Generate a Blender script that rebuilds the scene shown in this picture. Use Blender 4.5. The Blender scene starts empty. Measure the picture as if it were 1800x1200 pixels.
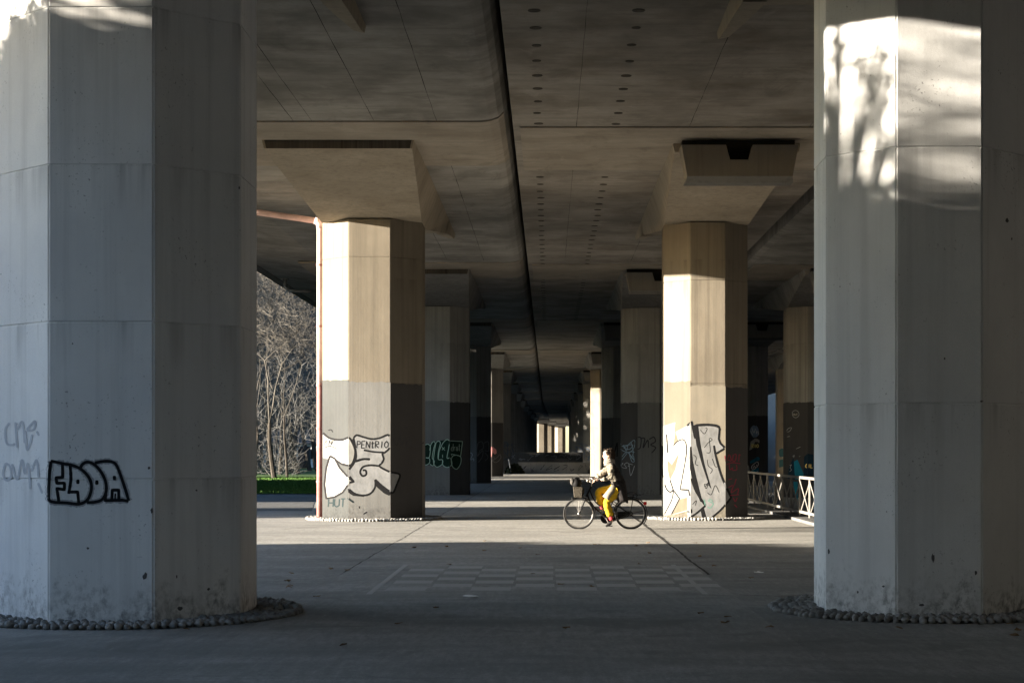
import bpy, bmesh, math, random
from mathutils import Vector, Matrix, noise
from mathutils.geometry import tessellate_polygon

R = random.Random(7)
SC = bpy.context.scene
COL = SC.collection

# ------------------------------------------------------------------ camera, sky, sun, exposure
CAMZ, F, VX, VY = 1.65, 3150.0, 964.0, 794.0          # eye height, focal length (px of the 1800 px photo), vanishing point
cam = bpy.data.cameras.new('camera')
cam.sensor_width = 36.0
cam.lens = 36.0 * F / 1800
cam.shift_x = (900 - VX) / 1800
cam.shift_y = (VY - 600) / 1800
cam.clip_start, cam.clip_end = 0.1, 3000
cam_o = bpy.data.objects.new('camera', cam)
cam_o.location = (0, 0, CAMZ)
cam_o.rotation_euler = (math.radians(90), 0, 0)
COL.objects.link(cam_o)
SC.camera = cam_o

SUN_EL, SUN_AZ = math.radians(8.8), math.radians(11.5)  # sun low on the left, a touch behind the camera
sun_dir = Vector((-math.cos(SUN_AZ) * math.cos(SUN_EL), -math.sin(SUN_AZ) * math.cos(SUN_EL), math.sin(SUN_EL)))
w = bpy.data.worlds.new('World')
SC.world = w
w.use_nodes = True
wt = w.node_tree
bg = wt.nodes['Background']
sk = wt.nodes.new('ShaderNodeTexSky')
sk.sky_type = 'NISHITA'
sk.sun_disc = False
sk.sun_elevation = SUN_EL
sk.sun_rotation = math.atan2(sun_dir.x, sun_dir.y)
sk.air_density, sk.dust_density, sk.ozone_density = 1.0, 1.0, 2.6
wt.links.new(sk.outputs[0], bg.inputs[0])
bg.inputs[1].default_value = 0.088
sl = bpy.data.lights.new('sun', 'SUN')
sl.energy = 5.0
sl.angle = math.radians(0.55)
sl.color = (1.0, 0.89, 0.73)
sun_o = bpy.data.objects.new('sun', sl)
sun_o.rotation_euler = (-sun_dir).to_track_quat('-Z', 'Y').to_euler()
sun_o.location = (-30, 10, 30)
COL.objects.link(sun_o)
SC.view_settings.view_transform = 'Standard'
SC.view_settings.look = 'None'
SC.view_settings.gamma = 1.0
SC.view_settings.use_curve_mapping = False
SC.view_settings.exposure = 3.3
SC.render.engine = 'CYCLES'
SC.cycles.max_bounces = 10
SC.cycles.diffuse_bounces = 8
SC.cycles.use_denoising = True
SC.cycles.sample_clamp_indirect = 6.0

# ------------------------------------------------------------------ materials
class NT:
    def __init__(s, name):
        s.m = bpy.data.materials.new(name)
        s.m.use_nodes = True
        s.t = s.m.node_tree
        s.b = s.t.nodes['Principled BSDF']
        g = s.t.nodes.new('ShaderNodeNewGeometry')
        s.pos = g.outputs['Position']
    def n(s, typ, **kw):
        x = s.t.nodes.new(typ)
        for k, v in kw.items(): setattr(x, k, v)
        return x
    def lk(s, a, b): s.t.links.new(a, b)
    def val(s, inp, v):
        if hasattr(v, 'is_linked'): s.lk(v, inp)
        else: inp.default_value = v
    def map(s, scale, loc=(0, 0, 0), src=None):
        x = s.n('ShaderNodeMapping')
        s.lk(src or s.pos, x.inputs[0])
        x.inputs['Scale'].default_value = scale
        x.inputs['Location'].default_value = loc
        return x.outputs[0]
    def noise(s, vec, scale, detail=4, rough=0.55, dist=0.0):
        x = s.n('ShaderNodeTexNoise')
        s.lk(vec, x.inputs['Vector'])
        x.inputs['Scale'].default_value = scale
        x.inputs['Detail'].default_value = detail
        x.inputs['Roughness'].default_value = rough
        x.inputs['Distortion'].default_value = dist
        return x.outputs['Fac']
    def ramp(s, f, a, b, lo=0.0, hi=1.0):
        x = s.n('ShaderNodeMapRange')
        s.lk(f, x.inputs[0])
        for i, v in enumerate((a, b, lo, hi)): x.inputs[i + 1].default_value = v
        return x.outputs[0]
    def math(s, op, a, b=0.0):
        x = s.n('ShaderNodeMath', operation=op)
        s.val(x.inputs[0], a); s.val(x.inputs[1], b)
        return x.outputs[0]
    def mix(s, f, a, b, blend='MIX'):
        x = s.n('ShaderNodeMix', data_type='RGBA', blend_type=blend)
        s.val(x.inputs[0], f)
        for i, v in ((6, a), (7, b)):
            if hasattr(v, 'is_linked'): s.lk(v, x.inputs[i])
            else: x.inputs[i].default_value = (*v, 1)
        return x.outputs[2]
    def bump(s, h, strength=0.3, dist=0.01):
        x = s.n('ShaderNodeBump')
        x.inputs['Strength'].default_value = strength
        x.inputs['Distance'].default_value = dist
        s.lk(h, x.inputs['Height'])
        s.lk(x.outputs[0], s.b.inputs['Normal'])
    def done(s, col, rough=0.8, metal=0.0, spec=0.3):
        if hasattr(col, 'is_linked'): s.lk(col, s.b.inputs['Base Color'])
        else: s.b.inputs['Base Color'].default_value = (*col, 1)
        s.val(s.b.inputs['Roughness'], rough)
        s.b.inputs['Metallic'].default_value = metal
        s.b.inputs['Specular IOR Level'].default_value = spec
        return s.m

def mul(c, k): return tuple(min(1, max(0, x * k)) for x in c)

def concrete(name, base, dark=0.55, streak=0.5, blotch=0.6, speck=0.5, boards=0.0, lifts=None, tint=None, foot=0.0, horiz=False, bump=0.25):
    t = NT(name)
    c = t.mix(t.ramp(t.noise(t.map((.5, .5, .35)), 1.0, 6, .62), .35, .68), mul(base, 1.12), mul(base, 1 - .35 * blotch))
    if tint:
        c = t.mix(t.ramp(t.noise(t.map((.6, .6, .4), (9, 3, 5)), 1.0, 5, .6), .5, .72, 0, .7), c, tint)
    # rain streaks running down (or along, on soffits)
    sm = (.55, 4.0, 3.0) if horiz else (7.0, 7.0, .18)
    st = t.ramp(t.noise(t.map(sm, (3, 1, 2)), 1.0, 5, .6), .49, .68, 0, streak)
    c = t.mix(st, c, mul(base, dark))
    if horiz:     # old leaks: dark blotches and pale lime bloom
        lk_ = t.noise(t.map((.9, .55, 1), (1, 4, 2)), 1.0, 7, .72, .8)
        c = t.mix(t.ramp(lk_, .55, .70, 0, .6), c, mul(base, .38))
        c = t.mix(t.ramp(lk_, .40, .26, 0, .45), c, mul(base, 1.55))
        c = t.mix(t.ramp(t.noise(t.map((1.5, 9, 1)), 3.0, 5, .7), .5, .7, 0, .4), c, mul(base, .55))
    # pits and specks
    sp = t.ramp(t.noise(t.map((1, 1, 1), (5, 5, 5)), 38, 2, .5), .64, .73, 0, speck)
    pm = t.ramp(t.noise(t.map((1, 1, 1)), 1.7, 3, .6), .48, .66)
    c = t.mix(t.math('MULTIPLY', sp, pm), c, mul(base, .28))
    c = t.mix(t.ramp(t.noise(t.map((1, 1, 1)), 160, 2, .5), .3, .7, 0, .28), c, mul(base, .6))
    h = t.noise(t.map((1, 1, 1)), 90, 4, .6)
    h2 = t.noise(t.map((1, 1, 1)), 9, 4, .6)
    hh = t.math('ADD', t.math('MULTIPLY', h, .35), t.math('MULTIPLY', h2, .8))
    z = t.n('ShaderNodeSeparateXYZ'); t.lk(t.pos, z.inputs[0])
    if boards:   # marks of formwork boards
        wv = t.noise(t.map((16, 16, .05)) if not horiz else t.map((.03, 8, 8)), 1.0, 2, .5)
        c = t.mix(t.ramp(wv, .42, .6, 0, boards), c, mul(base, .7))
        hh = t.math('ADD', hh, t.math('MULTIPLY', wv, .5))
    if lifts:    # grime under each pour joint
        for zl in lifts:
            d = t.math('SUBTRACT', zl, z.outputs[2])
            g = t.math('MULTIPLY', t.ramp(d, 0.0, .5, 1, 0), t.ramp(d, -.012, 0.0, 0, 1))
            g = t.math('MULTIPLY', g, t.ramp(t.noise(t.map((5, 5, .3)), 1.0, 4, .6), .5, .72, 0, .7))
            c = t.mix(g, c, mul(base, .45))
    if foot:     # splash dirt at the foot
        nz = t.math('ADD', z.outputs[2], t.ramp(t.noise(t.map((1, 1, .6)), 4.0, 6, .7), .3, .7, -.28, .28))
        g = t.ramp(nz, .02, .42, foot, 0)
        pat = t.ramp(t.noise(t.map((1, 1, .8), (2, 2, 2)), 13, 5, .7), .42, .62)
        c = t.mix(t.math('MULTIPLY', g, pat), c, mul(base, .3))
    t.bump(hh, bump, .012)
    return t.done(c, .97, 0, .08)

def plain(name, col, rough=.6, metal=0.0, var=.25, scale=12, spec=.12):
    t = NT(name)
    c = t.mix(t.ramp(t.noise(t.map((1, 1, 1)), scale, 4, .6), .3, .7), mul(col, 1 + var * .4), mul(col, 1 - var))
    return t.done(c, rough, metal, spec)

M = {}
M['pier_white'] = concrete('pier_pale_paint', (.76, .755, .745), .6, .35, .4, 1.0, 0, (1.39, 2.89, 4.39, 5.89), (.67, .675, .70), .9)
M['pier_white_r'] = concrete('pier_pale_paint_b', (.72, .72, .715), .6, .3, .4, 1.0, 0, (2.13, 4.66), (.63, .64, .655), .9)
M['pier_beige'] = concrete('pier_beige_concrete', (.175, .153, .122), .45, .6, .7, .6, .35, (3.3, 5.8, 6.3), (.13, .11, .086), 0)
M['pier_grey'] = concrete('pier_grey_concrete', (.26, .25, .235), .45, .7, .7, .5, .4, (3.6, 5.8), (.15, .145, .135), 0)
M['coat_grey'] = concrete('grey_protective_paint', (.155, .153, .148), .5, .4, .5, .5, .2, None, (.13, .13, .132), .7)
M['coat_grey_sun_dimmed'] = concrete('sun_dimmed_grey_paint', (.045, .047, .047), .5, .4, .6, .4, .2, None, (.05, .05, .052), .5)  # grey coat darkened on the sunward faces to hold back direct sun
M['coat_beige_sun_dimmed'] = concrete('sun_dimmed_beige_paint', (.088, .078, .062), .55, .3, .5, .5, 0, None, (.07, .063, .05), .7)  # beige coat darkened for the sun-facing diagonal, so it doesn't clip
M['coat_dark'] = concrete('dark_grey_paint_and_shade', (.058, .056, .056), .6, .3, .5, .4, 0, None, None, .4)  # dark grey paint; also puts shade on faces turned from the sun
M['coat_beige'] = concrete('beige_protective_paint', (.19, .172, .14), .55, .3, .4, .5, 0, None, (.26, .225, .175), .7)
M['cap'] = concrete('capital_concrete', (.34, .295, .235), .42, .4, .7, .5, .3, None, (.22, .185, .14), 0)
M['cap_stain'] = concrete('streaked_end_concrete', (.09, .08, .07), .25, 1.0, .9, .4, .9)
M['block'] = concrete('end_block_concrete', (.15, .145, .135), .5, .4, .5, .4)
M['soffit'] = concrete('soffit_concrete', (.33, .315, .29), .35, .35, 1.3, .7, 0, None, (.095, .088, .08), 0, True)
M['soffit2'] = concrete('soffit_brown_concrete', (.33, .30, .265), .32, .35, 1.3, .7, 0, None, (.12, .094, .068), 0, True)
M['joint'] = concrete('joint_strip_concrete', (.34, .30, .25), .55, .4, .7, .4, 0, None, (.20, .17, .135), 0, True)
M['groove'] = plain('dark_seam', (.02, .018, .016), .95)
M['seam'] = plain('dirt_filled_joint', (.045, .042, .038), .95)
M['hole'] = plain('rusty_drain_recess', (.07, .062, .053), .9)

def asphalt(name, base, bumpy=.5, warm=(.1, .08, .06), fleck=.4):
    t = NT(name)
    big = t.noise(t.map((.35, .9, 1)), 1.0, 6, .62, .4)
    c = t.mix(t.ramp(big, .34, .68), mul(base, 1.2), mul(base, .68))
    tr = t.noise(t.map((.25, 1.6, 1), (4, 4, 0)), 1.0, 5, .65, .6)
    c = t.mix(t.ramp(tr, .52, .7, 0, .5), c, mul(base, .55))
    g = t.noise(t.map((1, 1, 1)), 110, 3, .6)
    c = t.mix(t.ramp(g, .35, .65, 0, .5), c, mul(base, .55))
    f = t.ramp(t.noise(t.map((1, 1, 1), (3, 8, 1)), 70, 2, .5), .66, .72, 0, fleck)
    c = t.mix(f, c, mul(base, 2.1))
    gr2 = t.noise(t.map((1, 1, 1), (7, 1, 3)), 26, 5, .7)
    c = t.mix(t.ramp(gr2, .46, .66, 0, .55), c, mul(base, .5))
    st_ = t.ramp(t.noise(t.map((.8, .8, 1), (2, 9, 4)), 1.0, 3, .5, 1.5), .6, .66, 0, .45)
    c = t.mix(st_, c, mul(base, .45))
    tyre = t.noise(t.map((1, .16, 1), (5, 2, 0)), 13, 6, .72)
    c = t.mix(t.ramp(tyre, .44, .62, 0, .42), c, mul(base, .5))
    c = t.mix(t.ramp(tyre, .40, .30, 0, .3), c, mul(base, 1.5))
    h = t.math('ADD', g, t.math('MULTIPLY', t.noise(t.map((1, 1, 1)), 14, 5, .65), 1.2))
    t.bump(h, bumpy, .012)
    return t.done(c, .9, 0, .2)
M['ground'] = asphalt('worn_asphalt', (.25, .243, .226), .45)
M['path'] = asphalt('smooth_asphalt', (.275, .267, .248), .3, fleck=.3)
M['road'] = asphalt('dark_path_asphalt', (.10, .10, .10), .4)
M['lower'] = asphalt('damp_low_ground', (.06, .055, .05), .5)

def worn(name, col, under, amt=.5):
    t = NT(name)
    k = t.ramp(t.noise(t.map((1, 1.5, 1)), 9, 6, .7), .5 - amt * .3, .62)
    g = t.ramp(t.noise(t.map((1, 1, 1)), 110, 3, .6), .35, .65, 0, .6)
    c = t.mix(t.math('MAXIMUM', k, g), col, under)
    t.bump(t.noise(t.map((1, 1, 1)), 110, 3, .6), .3, .01)
    return t.done(c, .8)
M['mark'] = worn('worn_pale_road_paint', (.30, .292, .272), (.275, .267, .248), .5)
M['mark_thin'] = worn('worn_thin_line_paint', (.295, .287, .268), (.275, .267, .248), .45)
M['cobble'] = plain('river_cobble', (.24, .235, .225), .65, 0, .55, 9)
M['mortar'] = plain('sandy_mortar_bed', (.075, .07, .062), .95, 0, .4, 30)
M['grass'] = plain('lawn_grass', (.055, .115, .022), .8, 0, .5, 3)
M['verge'] = plain('rough_verge_grass', (.045, .06, .025), .95, 0, .5, .8)
M['lawn'] = plain('lawn_soil_grass', (.04, .082, .017), .9, 0, .6, 1.5)
M['hill'] = plain('leaf_litter_slope', (.022, .019, .015), .95, 0, .5, .3)
M['bark'] = plain('grey_bark', (.045, .039, .033), .9, 0, .6, 6)
M['twig'] = plain('pale_twigs', (.07, .064, .056), .85, 0, .6, 1.2)
M['darktwig'] = plain('brown_twigs', (.06, .054, .048), .9, 0, .5, 2)
M['leaf'] = plain('evergreen_leaf', (.035, .055, .018), .7, 0, .5, 4)
M['wood_mass'] = plain('far_wood_foliage', (.04, .045, .025), .9, 0, .6, .5)
M['pipe_red'] = plain('faded_red_pipe_paint', (.34, .15, .135), .7, 0, .35, 5)
M['pipe_pink'] = plain('pale_pink_pipe_paint', (.46, .33, .31), .7, 0, .25, 4)
M['galv'] = plain('pale_galvanised_steel', (.14, .134, .124), .6, .0, .25, 14)
M['black_metal'] = plain('black_bicycle_enamel', (.005, .005, .0055), .6, .0, .2, 20, .08)
M['rubber'] = plain('black_tyre_rubber', (.02, .02, .02), .8)
M['chrome'] = plain('bright_bicycle_metal', (.22, .21, .2), .45, .7, .15, 20)
M['saddle'] = plain('black_saddle_leather', (.02, .018, .016), .5)
M['wicker'] = plain('pale_wicker', (.065, .056, .043), .8, 0, .5, 40)
M['skin'] = plain('skin', (.55, .36, .27), .5, 0, .1, 30)
M['hair'] = plain('brown_grey_hair', (.04, .027, .02), .8, 0, .5, 60)
M['hat'] = plain('cream_knitted_wool', (.20, .182, .158), .95, 0, .3, 60)
M['coat'] = plain('beige_coat_cloth', (.17, .152, .122), .95, 0, .2, 18)
M['coat_black'] = plain('black_coat_cloth', (.022, .02, .02), .9, 0, .4, 18)
M['trouser'] = plain('yellow_trouser_cloth', (.40, .25, .016), .95, 0, .15, 18)
M['sock'] = plain('red_sock_knit', (.50, .045, .05), .85, 0, .2, 40)
M['shoe'] = plain('dark_shoe_leather', (.008, .007, .007), .7, 0, .3, 20)
M['bag'] = plain('black_bag_cloth', (.005, .005, .0055), .75, 0, .3, 20)
M['bag_pale'] = plain('pale_bag_lining', (.055, .052, .048), .8, 0, .3, 20)
M['lamp_red'] = plain('red_reflector', (.35, .01, .01), .3)
M['wall_lo'] = concrete('low_wall_concrete', (.26, .25, .24), .5, .4, .9, .7, 0, None, (.12, .12, .12), 0)
M['wall_hi'] = concrete('high_wall_concrete', (.10, .10, .10), .5, .5, .9, .6, 0, None, (.05, .05, .06), 0)
M['white_wall'] = plain('white_render', (.72, .72, .72), .8, 0, .12, 2)
M['roof'] = plain('grey_roof', (.12, .11, .11), .8)
M['glass_dark'] = plain('dark_window_glass', (.02, .022, .026), .15, 0, .2, 2, .5)
M['bin'] = plain('dark_cabinet_paint', (.03, .034, .04), .6)
M['paper'] = plain('white_paper_scrap', (.75, .74, .72), .8)
M['dead_leaf'] = plain('dead_leaf', (.16, .10, .05), .8)

PAINT = {}
def paint(name, col, rough=.95, var=.18, fade=None):
    if name not in PAINT:
        t = NT('spray_paint_' + name)
        c = t.mix(t.ramp(t.noise(t.map((1, 1, .6)), 6, 5, .65), .3, .7), mul(col, 1 + var * .4), mul(col, 1 - var))
        c = t.mix(t.ramp(t.noise(t.map((1, 1, 1)), 120, 2, .5), .4, .75, 0, .25), c, mul(col, .7))
        PAINT[name] = t.done(c, rough, 0, .06)
    return PAINT[name]

# ------------------------------------------------------------------ mesh helpers
class MB:
    def __init__(s): s.v, s.f = [], []
    def add(s, vs, fs):
        o = len(s.v)
        s.v += [tuple(p) for p in vs]
        s.f += [tuple(i + o for i in f) for f in fs]
    def box(s, a, b):
        (x0, y0, z0), (x1, y1, z1) = a, b
        s.add([(x0, y0, z0), (x1, y0, z0), (x1, y1, z0), (x0, y1, z0), (x0, y0, z1), (x1, y0, z1), (x1, y1, z1), (x0, y1, z1)],
              [(3, 2, 1, 0), (4, 5, 6, 7), (0, 1, 5, 4), (1, 2, 6, 5), (2, 3, 7, 6), (3, 0, 4, 7)])
    def loft(s, rings, cap=True, closed=True):
        n = len(rings[0]); o = len(s.v)
        for r in rings: s.v += [tuple(p) for p in r]
        for k in range(len(rings) - 1):
            for i in range(n if closed else n - 1):
                j = (i + 1) % n
                s.f.append((o + k * n + i, o + k * n + j, o + (k + 1) * n + j, o + (k + 1) * n + i))
        if cap:
            s.f.append(tuple(o + i for i in reversed(range(n))))
            s.f.append(tuple(o + (len(rings) - 1) * n + i for i in range(n)))
    def tube(s, pts, rad, n=8, cap=True):
        pts = [Vector(p) for p in pts]
        if not isinstance(rad, (list, tuple)): rad = [rad] * len(pts)
        rings = []; up = None
        for i, p in enumerate(pts):
            d = (pts[min(i + 1, len(pts) - 1)] - pts[max(i - 1, 0)]).normalized()
            if up is None:
                up = Vector((0, 0, 1)) if abs(d.z) < .9 else Vector((0, 1, 0))
            a = d.cross(up).normalized(); b = a.cross(d); up = b
            rings.append([p + (a * math.cos(2 * math.pi * k / n) + b * math.sin(2 * math.pi * k / n)) * rad[i] for k in range(n)])
        s.loft(rings, cap)
    def torus(s, c, r, t, n=36, m=8, axis='y', a0=0, a1=2 * math.pi, flat=1.0):
        full = abs(a1 - a0 - 2 * math.pi) < 1e-6
        rings = []
        for i in range(n + (0 if full else 1)):
            a = a0 + (a1 - a0) * i / n
            rg = []
            for k in range(m):
                b = 2 * math.pi * k / m
                rr = r + t * math.cos(b)
                rg.append((c[0] + rr * math.cos(a), c[1] + t * flat * math.sin(b), c[2] + rr * math.sin(a)))
            rings.append(rg)
        if full: rings.append(rings[0])
        s.loft(rings, cap=not full)
    def ball(s, c, r, n=10, m=6, j=0.0, rnd=None):
        rings = []
        rx, ry, rz = r if isinstance(r, (tuple, list)) else (r, r, r)
        for k in range(m + 1):
            th = math.pi * (k + .001) / (m + .002) - math.pi / 2
            rg = []
            for i in range(n):
                a = 2 * math.pi * i / n
                q = 1 + (rnd.uniform(-j, j) if rnd else 0)
                rg.append((c[0] + rx * q * math.cos(th) * math.cos(a), c[1] + ry * q * math.cos(th) * math.sin(a), c[2] + rz * q * math.sin(th)))
            rings.append(rg)
        s.loft(rings)
    def mesh(s, name, mat, smooth=False, origin=None):
        me = bpy.data.meshes.new(name)
        v = s.v if origin is None else [(p[0] - origin[0], p[1] - origin[1], p[2] - origin[2]) for p in s.v]
        me.from_pydata(v, [], s.f)
        me.materials.append(mat)
        if smooth: me.polygons.foreach_set('use_smooth', [True] * len(me.polygons))
        me.update()
        return me
    def build(s, name, mat, parent=None, smooth=False, origin=None):
        return put(name, s.mesh(name, mat, smooth, origin), parent)

def put(name, me, parent=None, loc=None):
    o = bpy.data.objects.new(name, me)
    COL.objects.link(o)
    if parent: o.parent = parent
    if loc: o.location = loc
    return o
def tag(o, label=None, cat=None, group=None, kind=None):
    if label: o['label'] = label
    if cat: o['category'] = cat
    if group: o['group'] = group
    if kind: o['kind'] = kind
    return o
def thing(name, label, cat, loc=(0, 0, 0), group=None):
    o = bpy.data.objects.new(name, None)
    o.empty_display_size = .3
    COL.objects.link(o); o.location = loc
    return tag(o, label, cat, group)
def catmull(p, step=1.5, closed=False):
    p = [Vector(q) for q in p]; n = len(p); out = []
    if n < 3 and not closed:
        k = max(1, int((p[1] - p[0]).length / step))
        return [p[0].lerp(p[1], i / k) for i in range(k + 1)]
    for i in range(n if closed else n - 1):
        if closed: a, b, c, d = p[i - 1], p[i], p[(i + 1) % n], p[(i + 2) % n]
        else: a, b, c, d = p[max(i - 1, 0)], p[i], p[i + 1], p[min(i + 2, n - 1)]
        k = max(2, int((c - b).length / step))
        for q in range(k):
            t = q / k
            out.append(.5 * ((2 * b) + (c - a) * t + (2 * a - 5 * b + 4 * c - d) * t * t + (3 * b - a - 3 * c + d) * t ** 3))
    out.append(p[0] if closed else p[-1])
    return out
def linear(p, step=1.5):
    p = [Vector(q) for q in p]; out = []
    for a, b in zip(p, p[1:]):
        k = max(1, int((b - a).length / step))
        out += [a.lerp(b, i / k) for i in range(k)]
    return out + [p[-1]]

# ------------------------------------------------------------------ ground and setting
def sheet(name, pts, z, mat, kind='structure', sub=None):
    mb = MB(); mb.add([(x, y, z) for x, y in pts], [tuple(range(len(pts)))])
    o = mb.build(name, mat); o['kind'] = kind
    return o
EDGE_X = 6.42
sheet('ground', [(-900, -200), (EDGE_X, -200), (EDGE_X, 1500), (-900, 1500)], 0, M['verge'])
sheet('pavement', [(-11.5, -60), (EDGE_X - .03, -60), (EDGE_X - .03, 500), (-11.5, 500)], .003, M['ground'])
sheet('lower_ground', [(EDGE_X - 2, -200), (900, -200), (900, 1500), (EDGE_X - 2, 1500)], -1.5, M['lower'])
# the paved strip is laid in bays with open joints; its right edge is broken
pm = MB()
yy = -12.0
edgeL, edgeR = -2.78, 2.13
rp = random.Random(3)
path_me = MB()
seg = [(-12 + i * .6) for i in range(380)]
for i in range(len(seg) - 1):
    def ex(y): return .03 * noise.noise((y * .35, 3, 1)) + .018 * noise.noise((y * 2.1, 7, 1))
    a, b = seg[i], seg[i + 1]
    path_me.add([(edgeL + ex(a + 90), a, .007), (edgeR + ex(a), a, .007), (edgeR + ex(b), b, .007), (edgeL + ex(b + 90), b, .007)], [(0, 1, 2, 3)])
path_me.build('path', M['path'])['kind'] = 'structure'
sm = MB()
for base, off in ((edgeR, 0), (edgeL, 90)):
    sgn = 1 if base > 0 else -1
    for i in range(60, len(seg) - 1):
        a, b = seg[i], seg[i + 1]
        def ex(y): return base + .03 * noise.noise(((y + off) * .35, 3, 1)) + .018 * noise.noise(((y + off) * 2.1, 7, 1))
        def wd(y): return sgn * (.018 + .022 * noise.noise((y * 1.3, 5 + off, 2)) + (.02 if base > 0 else 0))
        for k in range(3):
            p, q = a + (b - a) * k / 3, a + (b - a) * (k + 1) / 3
            sm.add([(ex(p), p, .0095), (ex(p) + wd(p), p, .0095), (ex(q) + wd(q), q, .0095), (ex(q), q, .0095)], [(0, 1, 2, 3) if sgn > 0 else (3, 2, 1, 0)])
sm.build('pavement_joint', M['seam'])['kind'] = 'structure'
# cracks across the asphalt
ck = MB()
def crack(pts, wdt):
    P = catmull([(x, y, 0) for x, y in pts], .12)
    L = []
    for i, p in enumerate(P):
        d = (P[min(i + 1, len(P) - 1)] - P[max(i - 1, 0)]).normalized()
        nrm = Vector((-d.y, d.x, 0)); j = noise.noise((p.x * 6, p.y * 6, 4)) * .03
        ww = wdt * (.5 + .6 * abs(noise.noise((p.x * 4, p.y * 4, 9))))
        L.append((p + nrm * (j + ww), p + nrm * (j - ww)))
    for (a, b), (c, d) in zip(L, L[1:]):
        ck.add([(a.x, a.y, .013), (b.x, b.y, .013), (d.x, d.y, .013), (c.x, c.y, .013)], [(0, 1, 2, 3)])
crack([(2.2, 20.6), (2.6, 20.4), (3.3, 20.6), (3.9, 20.2)], .03)
crack([(2.16, 36.9), (3.0, 36.7), (4.5, 36.8), (6.2, 36.6)], .02)
crack([(-5.8, 37.6), (-4.6, 40.3), (-4.2, 41.5)], .02)
crack([(1.1, 33.2), (2.9, 32.8), (3.8, 32.9)], .015)
ck.build('pavement_crack', M['seam'])['kind'] = 'structure'
sheet('road', [(-60, 50), (-6.6, 50), (-9.0, 69.6), (-60, 69.6)], .0075, M['road'])
sheet('lawn', [(-90, 69.7), (-8.6, 69.7), (-13.5, 109), (-13.5, 330), (-90, 330)], .03, M['lawn'])
gr = MB(); rg = random.Random(5)
for i in range(16000):
    y = 69.9 + 44 * rg.random() ** 1.2
    x = -y * rg.uniform(.122, .172)
    if x > -8.7 or x > -8.7 - (y - 70) * .12: continue
    h = rg.uniform(.05, .14); a = rg.uniform(0, 6.28); wv = .035
    gr.add([(x - wv * math.cos(a), y - wv * math.sin(a), .02), (x + wv * math.cos(a), y + wv * math.sin(a), .02),
            (x + rg.uniform(-.05, .05), y + rg.uniform(-.05, .05), h)], [(0, 1, 2)])
tag(gr.build('grass', M['grass']), 'short green grass on the lawn between path and bare trees', kind='stuff')
# far wooded slope on the left
hl = MB(); NX, NY = 36, 30
def hill_z(x, y):
    base = min(1, max(0, (y - 212 - .2 * (x + 40)) / 110)) ** .8 * 46
    return base * min(1, max(0, (-14 - x) / 18)) * min(1, max(0, (338 - y) / 40)) + 1.2 * noise.noise((x * .06, y * .06, 0)) - .6
for j in range(NY + 1):
    for i in range(NX + 1):
        x, y = -150 + 140 * i / NX, 205 + 230 * j / NY
        hl.v.append((x, y, hill_z(x, y)))
for j in range(NY):
    for i in range(NX):
        k = j * (NX + 1) + i
        hl.f.append((k, k + 1, k + NX + 2, k + NX + 1))
hl.build('hill', M['hill'], smooth=True)['kind'] = 'structure'

# retaining edge below the railing, and the bank that closes the far right side
t = thing('retaining_wall', 'low concrete retaining wall below the pale railing', 'wall', (EDGE_X, 0, 0))
mb = MB(); mb.box((-.02, -40, -1.6), (.22, 400, -.02)); mb.build('wall_face', M['wall_lo'], t)
mb = MB(); mb.box((-.5, 30, .003), (.28, 130, .07)); mb.build('kerb', M['road'], t)
bk = MB(); bk.add([(24, -200, -1.5), (46, -200, 19), (46, 600, 19), (24, 600, -1.5), (140, -200, 22), (140, 600, 22)], [(0, 3, 2, 1), (1, 2, 5, 4)])
bk.build('embankment', M['lower'])['kind'] = 'structure'

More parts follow.
